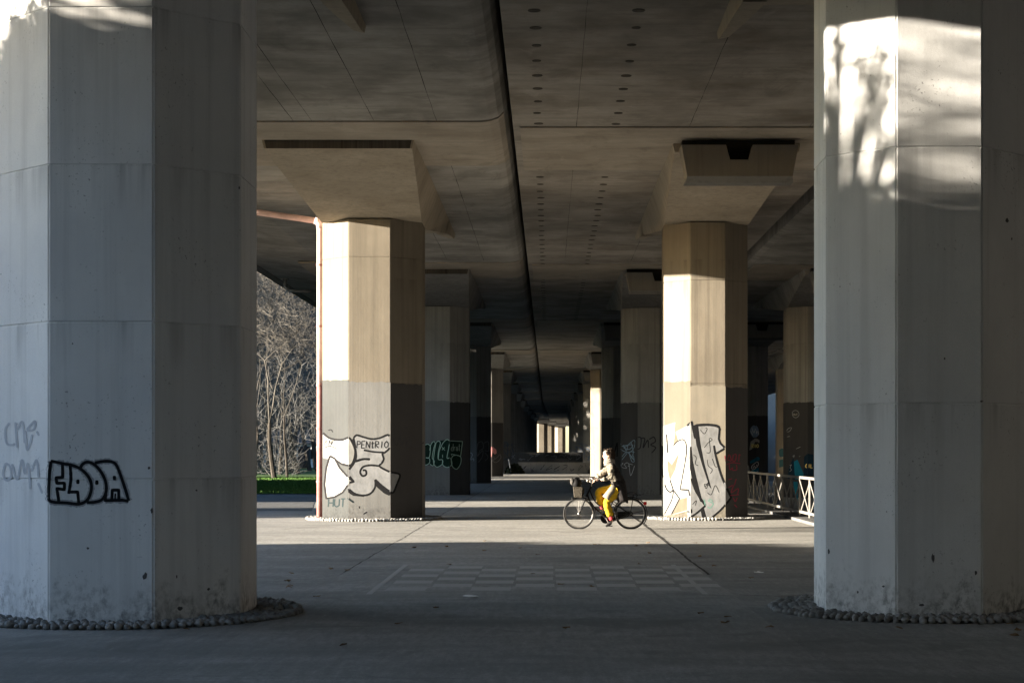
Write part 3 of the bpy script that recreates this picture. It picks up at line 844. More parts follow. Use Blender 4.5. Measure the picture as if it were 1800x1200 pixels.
def f(mb):
    S = lambda pts, w_=2.4, sm_=True: stroke(mb, pts, w_ * 1.35, p, T, sm_)
    S([(125, 330), (142, 400), (136, 580), (150, 690), (180, 790), (220, 825), (250, 800)], 2); S([(182, 245), (195, 435)], 2)
    S([(215, 700), (250, 805), (312, 890), (230, 1050)], 1.8, False); S([(250, 810), (235, 900), (160, 1050)], 1.6)
    S([(250, 360), (300, 312), (350, 300), (377, 345), (375, 480), (318, 800)], 1.6); S([(318, 800), (405, 805), (434, 1030), (388, 1020)], 2.2, False)
    S([(388, 160), (435, 122), (450, 200), (470, 290)], 3, False)
    fill(mb, [(455, 160), (500, 160), (522, 340), (562, 540), (634, 798), (612, 770), (540, 560), (480, 350)], p, T)
    fill(mb, [(412, 370), (432, 370), (447, 520), (482, 680), (545, 930), (520, 925), (450, 740), (412, 580)], p, T)
    fill(mb, [(520, 990), (555, 978), (588, 1100), (540, 1100)], p, T)
    S([(455, 168), (500, 154), (600, 150), (680, 160), (716, 180)], 3.4); S([(716, 180), (706, 290), (722, 335), (770, 385), (680, 440)], 2.8, False)
    S([(658, 358), (680, 480), (740, 680), (830, 880)], 3); S([(830, 880), (730, 1000), (620, 1095)], 2.6)
    S([(415, 560), (430, 680), (480, 820), (572, 962)], 3); S([(572, 962), (480, 1040), (400, 1090)], 2.6)
    for s_ in ([(520, 200), (560, 240), (590, 190), (570, 180)], [(560, 380), (600, 330), (640, 300), (610, 290), (620, 420), (580, 430)], [(590, 500), (600, 560), (640, 600), (620, 640)], [(450, 450), (480, 480), (470, 540), (500, 560)], [(640, 490), (670, 570), (690, 570)], [(570, 770), (600, 730), (580, 790), (560, 745), (610, 760)], [(590, 830), (630, 850), (670, 760), (710, 830)], [(440, 950), (480, 910), (470, 960)]): S(s_, .8)
gpart('graffiti_outline', p, BLACK, f)
gpart('tag', p, paint('green_teal', (.10, .2, .17)), lambda mb: [stroke(mb, s_, 1.6, p, T) for s_ in ([(590, 970), (620, 985), (650, 940), (600, 915), (625, 900), (645, 920)], [(555, 895), (570, 960)])])
gpart('tag', p, paint('dull_crimson', (.22, .03, .055)), lambda mb: [stroke(mb, s_, 1.5, p, T) for s_ in (
    [(765, 460), (775, 520)], [(790, 500), (810, 450), (830, 510), (790, 500)], [(850, 450), (845, 510), (870, 510), (880, 450), (855, 450)], [(905, 520), (910, 450), (925, 460)], [(780, 550), (840, 530), (920, 540)], [(810, 545), (815, 600), (845, 580), (840, 605), (885, 600), (880, 550)],
    [(800, 700), (840, 690)], [(860, 760), (880, 690)], [(800, 780), (850, 760), (830, 830), (900, 790), (890, 860)], [(820, 860), (910, 850)], [(850, 880), (870, 920), (890, 880)], [(860, 950), (890, 980)])])

# green outlined letters, second left pier
p = PIERS['L', 2]; T = lambda x, y: (740 + x / 8.57, 740 + y / 8.57)
gpart('graffiti_fill', p, paint('bottle_green', (.012, .028, .02)), lambda mb: fill(mb, [(45, 345), (120, 345), (215, 300), (270, 300), (390, 275), (430, 295), (625, 305), (600, 540), (595, 640), (540, 720), (470, 680), (400, 695), (330, 670), (240, 690), (170, 665), (45, 655)], p, T))
def f(mb):
    S = lambda pts, w_=1.25, sm_=True: stroke(mb, pts, w_, p, T, sm_)
    S([(48, 365), (100, 345), (142, 385), (125, 540), (70, 547)]); S([(70, 547), (125, 560), (130, 620), (90, 655), (48, 655)])
    S([(130, 640), (180, 670), (200, 600), (170, 550), (190, 420), (215, 330), (190, 305), (150, 350), (130, 440)])
    S([(190, 640), (240, 690), (320, 645), (322, 580), (262, 572), (262, 460), (292, 330), (262, 300), (222, 345), (190, 560), (190, 640)])
    S([(325, 590), (330, 660), (400, 695), (465, 645), (440, 552), (392, 552), (418, 400), (436, 300)]); S([(436, 300), (392, 275), (330, 330), (275, 450), (262, 560)])
    S([(440, 295), (625, 305), (597, 525), (455, 492), (460, 515)], 1.2, False); S([(460, 560), (480, 522), (540, 510), (600, 545), (595, 640), (540, 720), (480, 690), (455, 620), (460, 560)])
    S([(315, 385), (360, 440)], 1, False); S([(315, 435), (358, 392)], 1, False); S([(325, 500), (325, 550)], 1, False)
gpart('graffiti_outline', p, paint('mint_green', (.36, .5, .40)), f)
gpart('graffiti_lettering', p, paint('sage', (.25, .32, .27)), lambda mb: text(mb, 'drat', 455, 340, 592, 445, 1.2, p, T, .1))

# pale blue scribbles, second right pier
p = PIERS['R', 2]; T = lambda x, y: (1000 + x / 3.753, 560 + y / 3.753)
gpart('graffiti_outline', p, paint('pale_blue', (.22, .30, .36)), lambda mb: [stroke(mb, s_, 1.1, p, T) for s_ in (
    [(338, 820), (370, 845), (430, 800), (432, 845), (400, 880), (345, 862), (336, 822)], [(345, 840), (420, 830), (400, 860), (360, 850)], [(350, 910), (385, 880), (432, 935), (415, 940), (400, 880), (434, 880)], [(385, 885), (350, 930)], [(410, 810), (425, 880), (410, 920)], [(360, 830), (380, 870), (390, 830)], [(425, 900), (430, 930), (405, 900)])])
gpart('tag', p, paint('chalk_white', (.42, .43, .44)), lambda mb: [stroke(mb, s_, .8, p, T) for s_ in ([(336, 968), (358, 950), (345, 975), (380, 985), (365, 960)], [(362, 962), (385, 948), (398, 965), (388, 975)], [(395, 955), (422, 962)], [(398, 965), (408, 1033), (434, 968)])])
gpart('graffiti_outline', p, DARK, lambda mb: [stroke(mb, s_, 2.0, p, T) for s_ in ([(440, 840), (445, 790), (475, 785), (470, 850), (445, 860)], [(470, 790), (500, 790), (490, 850), (520, 800), (525, 850)], [(530, 795), (560, 780), (570, 810), (540, 830), (572, 850), (545, 885)])])
p = PIERS['R', 3]
gpart('graffiti_outline', p, DARK, lambda mb: [stroke(mb, s_, 2.0, p, T) for s_ in ([(275, 850), (290, 830), (300, 880), (318, 820), (318, 910)], [(210, 850), (240, 860), (225, 900)])])
p = PIERS['R', 4]
gpart('graffiti_outline', p, paint('mid_grey', (.17, .165, .155)), lambda mb: [stroke(mb, s_, .8, p, T) for s_ in ([(155, 822), (142, 850), (155, 882), (175, 850), (157, 822)], [(130, 922), (150, 880), (170, 890), (182, 922)], [(140, 920), (152, 900), (165, 920)], [(150, 840), (160, 870)])])
# farther left piers
T = lambda x, y: (740 + x / 8.57, 740 + y / 8.57)
p = PIERS['L', 3]
gpart('graffiti_outline', p, paint('dim_grey', (.17, .165, .17)), lambda mb: [stroke(mb, s_, .9, p, T) for s_ in ([(840, 430), (860, 330), (920, 310), (940, 400), (890, 440), (850, 520), (840, 430)], [(950, 330), (1010, 310), (1020, 440), (960, 440)], [(850, 530), (930, 440), (920, 540), (860, 620)], [(960, 470), (1010, 540), (960, 600)])])
gpart('tag', p, paint('chalk_white', (.42, .43, .44)), lambda mb: [stroke(mb, s_, 1.0, p, T) for s_ in ([(735, 470), (775, 500), (745, 580), (790, 560), (795, 600)],)])
p = PIERS['L', 4]
gpart('graffiti_fill', p, paint('salmon_pink', (.62, .27, .27)), lambda mb: fill(mb, [(1040, 390), (1085, 385), (1135, 430), (1140, 490), (1105, 500), (1075, 460), (1060, 540), (1040, 540)], p, T))
gpart('graffiti_outline', p, paint('dim_grey', (.17, .165, .17)), lambda mb: [stroke(mb, s_, .9, p, T) for s_ in ([(1065, 590), (1130, 620), (1200, 560), (1190, 500), (1130, 560), (1065, 590)], [(1090, 540), (1120, 560)])])
for key, seed in (('L', 5), ('L', 6), ('R', 5), ('R', 6), ('R', 7)):
    p = PIERS[key, seed]; rr = random.Random(seed * 3 + ord(key))
    xc = VX + F * (p[1] + (p[3] * .7 if key == 'L' else -p[3] * .7)) / p[2]
    sc = F / p[2]
    for colr in (paint('dim_blue', (.10, .15, .22)), paint('dim_grey', (.17, .165, .17))):
        gpart('graffiti_outline', p, colr, lambda mb: [stroke(mb, [(xc + rr.uniform(-.7, .7) * sc, VY + (1.65 - rr.uniform(.9, 2.5)) * sc) for _ in range(5)], .9, p) for _ in range(3)])
# the painted piers beyond the railing
T = lambda x, y: (1290 + x / 5.714, 720 + y / 5.714)
p = PIERS['T', 3]
gpart('graffiti_fill', p, paint('slate_blue', (.20, .27, .38)), lambda mb: (fill(mb, [(165, 190), (200, 155), (240, 175), (250, 250), (200, 280), (165, 230)], p, T, True), fill(mb, [(100, 250), (130, 240), (140, 280), (105, 290)], p, T, True)))
gpart('graffiti_fill', p, paint('stone', (.34, .32, .28)), lambda mb: (fill(mb, [(155, 405), (168, 320), (215, 285), (257, 300), (257, 330), (215, 318), (180, 400)], p, T), fill(mb, [(98, 540), (150, 560), (162, 640), (98, 640)], p, T)))
gpart('graffiti_fill', p, paint('teal_blue', (.015, .16, .24)), lambda mb: (fill(mb, [(160, 520), (235, 470), (258, 480), (258, 505), (165, 540)], p, T), fill(mb, [(170, 610), (250, 580), (250, 640), (190, 640)], p, T)))
gpart('graffiti_fill', p, paint('olive_yellow', (.3, .3, .06)), lambda mb: fill(mb, [(102, 590), (125, 585), (130, 625), (102, 630)], p, T))
gpart('graffiti_lettering', p, paint('signal_yellow', (.75, .6, .2)), lambda mb: text(mb, 'RIO', 180, 345, 246, 380, 1.7, p, T, 0, .35))
gpart('graffiti_outline', p, paint('white', (.72, .71, .68)), lambda mb: (stroke(mb, [(178, 570), (200, 545), (235, 522), (246, 545), (225, 580), (190, 600)], 1.0, p, T, True, True), [stroke(mb, s_, 1.1, p, T, False) for s_ in ([(193, 565), (198, 588)], [(205, 557), (212, 580), (222, 570)], [(224, 545), (230, 565)])], [stroke(mb, s_, .8, p, T) for s_ in ([(180, 180), (200, 230), (220, 190), (230, 240)], [(170, 210), (190, 260)], [(225, 240), (240, 215), (250, 250)], [(205, 640), (240, 615)])]))
p = PIERS['T', 2]
gpart('graffiti_fill', p, paint('teal_blue', (.015, .16, .24)), lambda mb: (fill(mb, [(605, 700), (600, 520), (640, 500), (700, 640), (690, 700)], p, T), fill(mb, [(600, 720), (640, 720), (640, 900), (600, 850)], p, T)))
gpart('graffiti_fill', p, paint('dark_navy', (.012, .03, .05)), lambda mb: (fill(mb, [(540, 690), (555, 570), (600, 480), (615, 700)], p, T), fill(mb, [(700, 660), (705, 470), (740, 440), (800, 445), (800, 660)], p, T)))
gpart('graffiti_lettering', p, paint('signal_yellow', (.75, .6, .2)), lambda mb: text(mb, 'OIL', 722, 545, 790, 583, 1.9, p, T, .1, .35))
gpart('graffiti_lettering', p, paint('stone', (.34, .32, .28)), lambda mb: text(mb, 'OUT', 596, 38, 640, 56, 1.0, p, T, 0, .3))
gpart('tag', p, paint('pewter', (.3, .31, .32)), lambda mb: [stroke(mb, s_, .9, p, T) for s_ in ([(530, 210), (550, 185), (580, 180), (560, 215), (530, 220), (535, 200)], [(530, 272), (565, 265)], [(625, 392), (670, 370)], [(560, 560), (580, 550), (565, 580), (580, 600), (560, 620)], [(590, 470), (608, 455), (600, 480)], [(655, 470), (668, 462)], [(588, 20), (620, 5), (650, 25), (652, 60), (620, 80), (592, 60), (588, 20)])])
p = PIERS['U', 4]
gpart('graffiti_fill', p, paint('teal_dim', (.04, .12, .16)), lambda mb: (fill(mb, [(455, 400), (500, 390), (505, 460), (460, 470)], p, T, True), fill(mb, [(455, 500), (495, 495), (495, 570), (455, 580)], p, T)))

# ------------------------------------------------------------------ cobble collars
def cobble_me(seed):
    rr = random.Random(seed); mb = MB()
    mb.ball((0, 0, 0), (.05, .038, .045), 7, 4, .12, rr)
    return mb.mesh('cobble', M['cobble'], True)
cob = [cobble_me(i) for i in range(5)]
def collar(key, radius, label, single):
    t_, cx, cy, a = PIERS[key]
    t = thing('cobble_collar', label, 'cobbles', (cx, cy, 0), 'rounded cobble collars set round the pier feet')
    mb = MB(); n = 40; inn = octa(a, .03, -.02)
    mb.add([(radius * 1.02 * math.cos(2 * math.pi * i / n), radius * 1.02 * math.sin(2 * math.pi * i / n), .02) for i in range(n)], [tuple(range(n))])
    mb.build('mortar_bed', M['mortar'], t)
    rr = random.Random(ord(key[0]) + key[1]); spots = []
    r = radius
    while r > a + .02:
        m = int(2 * math.pi * r / .083); ph = rr.random() * 6
        for i in range(m):
            an = ph + 2 * math.pi * i / m
            x, y = r * math.cos(an) + rr.uniform(-.008, .008), r * math.sin(an) + rr.uniform(-.008, .008)
            # keep clear of the octagon
            if max(abs(x), abs(y), (abs(x) + abs(y)) * .7071) < a + .03: continue
            spots.append((y, x, an))
        r -= .098
    spots.sort()
    if not single: spots = [s for s in spots if s[0] < a]
    keep = spots[:298] if single else []
    rest = spots[298:] if single else spots
    for y, x, an in keep:
        o = put('cobble', rr.choice(cob), t, (x, y, .022 + rr.uniform(-.008, .012)))
        o.rotation_euler = (rr.uniform(-.3, .3), rr.uniform(-.3, .3), an + rr.uniform(-.3, .3))
        s = rr.uniform(.85, 1.15); s *= rr.choice((.8, 1, 1, 1.15)); o.scale = (s, s * rr.uniform(.9, 1.1), s * .8)
    if rest:
        mb = MB()
        for y, x, an in rest: mb.ball((x, y, .03 + rr.uniform(-.008, .012)), (.045 * rr.uniform(.85, 1.15), .04, .042), 6, 3, .12, rr)
        mb.build('cobbles', M['cobble'], t, True)['kind'] = 'stuff'
collar(('L', 0), 1.70, 'cobble collar round the foot of the closest left pier', True)
collar(('R', 0), 1.50, 'cobble collar round the foot of the closest right pier', True)
collar(('L', 1), 1.62, 'cobble collar at the foot of the pier with the red drainpipe', False)
collar(('R', 1), 1.45, 'cobble collar under the sunlit pier behind the bicycle', False)

# ------------------------------------------------------------------ drainpipe
t = thing('drainpipe', 'faded red drainpipe running down the left sunlit pier', 'drainpipe', (-5.60, 43.9, 0))
mb = MB(); mb.tube([(0, 0, .02), (0, 0, 3.25)], .076, 12); mb.build('lower_pipe', M['pipe_red'], t, True)['label'] = 'redder lower length of the pipe'
mb = MB(); mb.tube([(0, 0, 3.25), (0, 0, 7.14)], .074, 12); mb.build('upper_pipe', M['pipe_pink'], t, True)['label'] = 'paler pink upper length'  # upper length coloured a paler pink than the lower
mb = MB(); mb.tube([(0, 0, 7.13), (-.005, 0, 7.22), (-.05, 0, 7.29), (-.12, 0, 7.31)], .086, 12); mb.build('elbow', M['pipe_pink'], t, True)
mb = MB(); mb.tube([(-.1, 0, 7.31), (-3.6, 0, 7.80)], .076, 12); mb.build('branch_pipe', M['pipe_pink'], t, True)
for z in (.9, 2.2, 3.26, 4.7, 6.2):
    mb = MB(); mb.tube([(0, 0, z), (0, 0, z + .05)], .088, 12); mb.box((.04, -.02, z), (.17, .02, z + .04)); mb.build('pipe_clip', M['pipe_red'], t)
mb = MB(); mb.box((-.17, -.14, -.01), (.10, .14, .05)); mb.build('pipe_foot', M['wall_lo'], t)
t = thing('bracket_pipe', 'short pale elbow pipe fixed under the left deck edge', 'pipe', (-9.5, 66, 7.6))
mb = MB(); mb.tube([(-.2, 0, .4), (-.2, 0, .12), (-.05, 0, -.02), (.75, 0, -.05)], .06, 10); mb.build('bent_pipe', M['galv'], t, True)
mb = MB(); mb.box((-.32, -.1, .395), (-.08, .1, .43)); mb.build('fixing_plate', M['galv'], t)

# ------------------------------------------------------------------ railing
t = thing('railing', 'pale metal railing of crossed bars beside the right sunlit pier', 'railing', (6.15, 0, .10))
y0, bay, nb = 34.0, 1.63, 24
for zz, nm in ((.93, 'top_rail'), (.10, 'bottom_rail')):
    mb = MB(); mb.box((-.03, y0, zz - .03), (.03, y0 + bay * nb, zz + .03)); mb.build(nm, M['galv'], t)
def bar(a, b, r, n=4):
    mb = MB(); mb.tube([a, b], r, n); return mb.mesh('bar', M['galv'])
post_me = bar((0, 0, 0), (0, 0, .90), .028, 6)
dg1 = bar((-.022, .03, .13), (-.022, bay - .03, .90), .015)
dg2 = bar((.022, .03, .90), (.022, bay - .03, .13), .015)
for k in range(nb + 1):
    y = y0 + k * bay
    put('post', post_me, t, (0, y, 0))
    if k < nb:
        put('diagonal_bar', dg1, t, (0, y, 0)); put('diagonal_bar', dg2, t, (0, y, 0))

# ------------------------------------------------------------------ chessboard painted on the path
t = thing('painted_chessboard', 'faded chessboard painted on the asphalt in the foreground', 'ground marking', (.08, 23.5, 0))
cw, chh = .507, .575
sqm = MB(); sqm.add([(-cw * .47, -chh * .46, 0), (cw * .47, -chh * .46, 0), (cw * .47, chh * .46, 0), (-cw * .47, chh * .46, 0)], [(0, 1, 2, 3)])
sq = sqm.mesh('painted_square', M['mark'])
for i in range(8):
    for j in range(8):
        if (i + j) % 2 == 0:
            put('painted_square', sq, t, ((i - 3.5) * cw + R.uniform(-.01, .01), (j - 3.5) * chh, .011))
for x in (-4.25 * cw, 3.42 * cw):
    mb = MB(); mb.add([(x - .035, -4.9 * chh, .010), (x + .035, -4.9 * chh, .010), (x + .035, 4.6 * chh, .010), (x - .035, 4.6 * chh, .010)], [(0, 1, 2, 3)])
    mb.build('border_line', M['mark_thin'], t)

# ------------------------------------------------------------------ walls and bushes across the far end
t = thing('graffiti_wall', 'low pale graffiti wall across the far end of the passage', 'wall', (0, 138, 0))
mb = MB(); mb.box((-2.3, 0, -.1), (3.8, .35, .78)); mb.build('wall_body', M['wall_lo'], t)
mb = MB(); mb.box((-2.35, -.05, .782), (3.85, .40, .86)); mb.build('coping', M['wall_lo'], t)
rr = random.Random(11); mb = MB()
for k in range(9):
    P = catmull([(rr.uniform(-2, 3.4), -.006 - k * .0006, rr.uniform(.15, .65)) for _ in range(2)] + [(0, -.006, 0)], .05)[:0]
    x = -2 + k * .6
    Q = catmull([Vector((x + rr.uniform(0, .5), -.006 - k * .0006, rr.uniform(.15, .7))) for _ in range(5)], .04)
    for a, b in zip(Q, Q[1:]): mb.add([a + Vector((0, 0, .02)), a - Vector((0, 0, .02)), b - Vector((0, 0, .02)), b + Vector((0, 0, .02))], [(0, 1, 2, 3)])
mb.build('graffiti_outline', DARK, t)
t = thing('dark_wall', 'tall dark stained wall behind the low graffiti wall', 'wall', (0, 152, 0))
mb = MB(); mb.box((-4.2, 0, -.1), (4.0, .4, 1.62)); mb.build('wall_body', M['wall_hi'], t)
mb = MB()
for k in range(10):
    x = -3.2 + k * .68
    Q = catmull([Vector((x + rr.uniform(0, .6), -.006 - k * .0006, rr.uniform(.9, 1.5))) for _ in range(5)], .05)
    for a, b in zip(Q, Q[1:]): mb.add([a + Vector((0, 0, .03)), a - Vector((0, 0, .03)), b - Vector((0, 0, .03)), b + Vector((0, 0, .03))], [(0, 1, 2, 3)])
mb.build('graffiti_outline', paint('ash', (.22, .23, .25)), t)
def bush(x, y, r, h, label):
    t = thing('bush', label, 'bush', (x, y, 0), 'dark bushes by the far wall')
    mb = MB(); rr = random.Random(int(x * 10))
    for i in range(500):
        d = Vector((rr.gauss(0, 1), rr.gauss(0, 1), abs(rr.gauss(0, 1)))).normalized() * rr.random() ** .4
        c = Vector((d.x * r, d.y * r, d.z * h)); u = Vector((rr.gauss(0, 1), rr.gauss(0, 1), rr.gauss(0, 1))).normalized(); v_ = u.orthogonal() * .09; u = u * .09
        mb.add([c - u, c + v_, c + u, c - v_], [(0, 1, 2, 3)])
    mb.build('foliage', M['wood_mass'], t)
    mb = MB()
    for i in range(6): mb.tube([(0, 0, 0), (rr.uniform(-r, r) * .5, rr.uniform(-r, r) * .4, h * .7)], [.02, .006], 4)
    mb.build('stem', M['darktwig'], t)
bush(-2.6, 136.8, .75, .75, 'dark rounded bush at the left end of the low far wall')
bush(3.6, 137.0, .55, .5, 'small dark bush at the right end of the low far wall')
t = thing('marker_post', 'thin pale leaning post beside the left bush', 'post', (-2.9, 135.5, 0))
mb = MB(); mb.tube([(0, 0, .45), (-.12, 0, 1.1)], .04, 6); mb.build('post_top', M['paper'], t)
mb = MB(); mb.tube([(.08, 0, 0), (0, 0, .45)], .035, 6); mb.build('post_foot', M['bin'], t)

# ------------------------------------------------------------------ trees
def tree_mesh(seed, height, levels=5, spread=.62, fork=.42, r0=.17, twig=.012, lean=0.0):
    rr = random.Random(seed); tr, cr = MB(), MB()
    def seg(mb, p, d, L, r, r1, n):
        pts = [p]; k = 3 if L > 1.0 else 2
        for i in range(k):
            d = (d + Vector((rr.uniform(-.2, .2), rr.uniform(-.2, .2), rr.uniform(-.06, .10)))).normalized()
            pts.append(pts[-1] + d * L / k)
        mb.tube(pts, [r + (r1 - r) * i / k for i in range(k + 1)], n, cap=False)
        return pts, d
    def grow(p, d, L, r, lev):
        r1 = max(twig * .7, r * .62)
        mb = tr if lev == 0 else cr
        pts, dd = seg(mb, p, d, L, r, r1, 8 if lev == 0 else (5 if lev < 3 else 3))
        if lev >= levels: return
        nb_ = 2 if lev == 0 else (rr.choice((3, 4)) if lev < levels - 1 else rr.choice((4, 5)))
        for i in range(nb_):
            at = pts[-1] if i < 2 or lev == 0 else pts[rr.randrange(1, len(pts))].lerp(pts[-1], rr.uniform(0, .6))
            side = Vector((rr.gauss(0, 1), rr.gauss(0, 1), rr.gauss(0, .45))).normalized()
            nd = (dd * (1 - spread * (.6 if lev == 0 else 1)) + side * spread * rr.uniform(.6, 1.1) * (.55 if lev == 0 else 1) + Vector((0, 0, .16))).normalized()
            grow(at, nd, L * rr.uniform(.55, .85) if lev else height * rr.uniform(.22, .3), max(twig, r1 * rr.uniform(.55, .85)), lev + 1)
    grow(Vector((0, 0, -.1)), Vector((lean, 0, 1)).normalized(), height * fork, r0, 0)
    return tr, cr
def tree(x, y, z, meshes, label, scale=1.0, rot=0.0, name='bare_tree', cat='tree', group='bare trees beyond the lawn', crown='crown', trunkname='trunk'):
    t = thing(name, label, cat, (x, y, z), group)
    t.rotation_euler = (0, 0, rot); t.scale = (scale, scale, scale)
    put(trunkname, meshes[0], t); put(crown, meshes[1], t)
    return t
def mk(seed, h, tm, cm, **k):
    a, b = tree_mesh(seed, h, **k)
    return a.mesh('trunk', tm), b.mesh('crown', cm)
bare_light = [mk(21, 11.5, M['bark'], M['twig'], levels=6, fork=.27, r0=.15, twig=.010, spread=.68), mk(33, 10.5, M['bark'], M['twig'], levels=6, fork=.34, r0=.085, twig=.009, spread=.7)]
bare_dark = [mk(41, 13, M['darktwig'], M['darktwig'], levels=5, fork=.45, r0=.13, spread=.5), mk(52, 12, M['darktwig'], M['darktwig'], levels=5, fork=.4, r0=.15), mk(63, 14, M['darktwig'], M['darktwig'], levels=5, fork=.5, r0=.12, spread=.55)]
tree(-16.5, 108, 0, bare_light[0], 'sunlit bare tree forking low on the lawn edge', 1.15, .4)
tree(-16.9, 116, 0, bare_light[1], 'slender pale bare tree behind the forked one near the red pipe', 1.15, 2.0)
tree(-19.8, 121, 0, bare_light[1], 'pale bare tree half hidden by the closest left pier', 1.2, 4.0)
rr = random.Random(17)
dlabels = ['nearest', 'second', 'third', 'fourth', 'fifth', 'sixth', 'seventh', 'eighth', 'ninth', 'tenth', 'eleventh', 'twelfth', 'thirteenth', 'fourteenth', 'fifteenth', 'sixteenth', 'seventeenth', 'eighteenth', 'nineteenth', 'twentieth', 'twenty first', 'twenty second', 'twenty third', 'twenty fourth', 'twenty fifth', 'twenty sixth', 'twenty seventh', 'twenty eighth']
for k in range(28):
    y = 128 + k * 3.6
    x = -y * rr.uniform(.126, .172)
    tree(x, y, max(0, hill_z(x, y)) if y > 210 else 0, bare_dark[k % 3] if k % 4 else bare_light[1], 'dark bare woodland tree beyond the lawn, %s by distance' % dlabels[k], rr.uniform(1.0, 1.35) * (1 + k * .012), rr.uniform(0, 6))
tw = MB()
for i in range(26000):
    y = rr.uniform(215, 320); x = -y * rr.uniform(.115, .18)
    z = hill_z(x, y) + rr.uniform(0, 9)
    d = Vector((rr.gauss(0, .6), rr.gauss(0, .6), rr.uniform(.2, 1))).normalized() * rr.uniform(.6, 1.8); s = d.orthogonal().normalized() * .05
    c = Vector((x, y, z)); tw.add([c - s, c + s, c + d], [(0, 1, 2)])
tag(tw.build('woodland', M['twig']), 'far bare woodland covering the slope as one mass of twigs', kind='stuff')

M['thicket'] = plain('pale_thicket_twigs', (.10, .098, .094), .9, 0, .6, 1.0)
tk = MB()
for i in range(15000):
    y = rr.uniform(119, 165); x = -y * rr.uniform(.118, .176)
    z = 9.5 * rr.random() ** 1.3
    if z < 2.2 and x > -.139 * y: continue
    d = Vector((rr.gauss(0, .5), rr.gauss(0, .5), rr.uniform(.1, 1))).normalized() * rr.uniform(.5, 1.7); s_ = d.cross(Vector((rr.gauss(0, 1), rr.gauss(0, 1), 0))).normalized() * rr.choice((.005, .008, .012))
    c = Vector((x, y, z)); m_ = c + d * .5 + Vector((rr.gauss(0, .08), 0, rr.gauss(0, .06)))
    tk.add([c - s_, c + s_, m_ + s_ * .7, m_ - s_ * .7, c + d], [(0, 1, 2, 3), (3, 2, 4)])
tag(tk.build('thicket', M['thicket']), 'tangled pale undergrowth of twigs between the bare trunks', kind='stuff')
# evergreen trees added out of view on the verge to shade ground and piers
def leafy(seed, n=8500):
    rr = random.Random(seed); cr = MB(); tr = MB()
    blobs = []
    for k in range(46):
        a = rr.uniform(0, 6.28); zz = .04 + .88 * (k + rr.random()) / 46; rad = (1 - max(0, zz - .45) * 1.3) * .26
        blobs.append((Vector((math.cos(a) * rad * rr.random() ** .5, math.sin(a) * rad * rr.random() ** .5, zz)), rr.uniform(.085, .13)))
    for i in range(n):
        c, r = rr.choice(blobs)
        d = Vector((rr.gauss(0, 1), rr.gauss(0, 1), rr.gauss(0, 1))).normalized() * r * rr.random() ** .35
        q = c + d
        u = Vector((rr.gauss(0, 1), rr.gauss(0, 1), rr.gauss(0, 1))).normalized(); v_ = u.orthogonal().normalized() * .02; u = u * .036
        cr.add([q - u, q + v_, q + u, q - v_], [(0, 1, 2, 3)])
    tr.tube([(0, 0, -.01), (.004, 0, .4), (0, .004, .85)], [.022, .015, .004], 6)
    for k in range(14):
        a = rr.uniform(0, 6.28); z0 = rr.uniform(.12, .75)
        tr.tube([(0, 0, z0), (math.cos(a) * .2, math.sin(a) * .2, z0 + .1)], [.008, .003], 4)
    return tr.mesh('trunk', M['bark']), cr.mesh('crown', M['leaf'])
ev = [leafy(i) for i in (1, 2, 3)]
rr = random.Random(23)
k = 0
def evergreen(u, h, w=None, x=None):
    """u is the distance along the verge; h the height that throws the shade"""
    global k
    x = x if x is not None else -24.5 + rr.uniform(-1.2, 1.2)
    y = (u + math.sin(SUN_AZ) * x) / math.cos(SUN_AZ)
    t = tree(x, y, 0, ev[k % 3], 'unseen evergreen added left of the flyover to cast shade, %.0f m along' % y, h, rr.uniform(0, 6), 'added_shade_tree', 'tree', 'unseen evergreens added on the left verge for shade')
    if w: t.scale = (w / .62, w / .62, h)
    k += 1
for u in [-8 + 2.2 * i for i in range(13)]:
    evergreen(u + rr.uniform(-.3, .3), (8.95 if u > 13 else 8.8) + rr.uniform(-.15, .15), 5.0)
for u in [-7 + 2.2 * i for i in range(12)]: evergreen(u + rr.uniform(-.3, .3), 7.7, 5.0, -21.5)
for u, h, wd in ((20.4, 7.6, 4.5), (22.6, 6.3, 4.2), (24.4, 5.6, 3.6), (26, 5.0, 3.2), (27.6, 4.7, 3.0), (29.2, 4.55, 2.6), (30.6, 4.4, 2.2), (31.9, 3.7, 1.8)):
    evergreen(u, h, wd); evergreen(u - .5, h * .93, wd, -21.8)
for u in (47.4, 49.4, 51.2): evergreen(u, 13.0, 4.2)
for u in (111.6, 113.2, 114.7): evergreen(u, 21, 3.4)  # added to keep the sun off the outermost pier
for i in range(20): evergreen(-88 + 4 * i, 14 + rr.uniform(-1, 1), 6.0)  # added behind the camera to cut off sky light from the left rear
for u in (-6, -2, 2, 6): evergreen(u, 11.5, 5.5, -20.0)  # taller row added to darken the ground near the camera
for i in range(13): evergreen(61.5 + i * 3.3 + rr.uniform(-.4, .4), 15.0 + rr.uniform(-.5, .8), 6.0)
tree(-20.5, 33.0, 0, bare_light[1], 'bare tree on the verge throwing thin shadow streaks over the path', .55, 1.0)
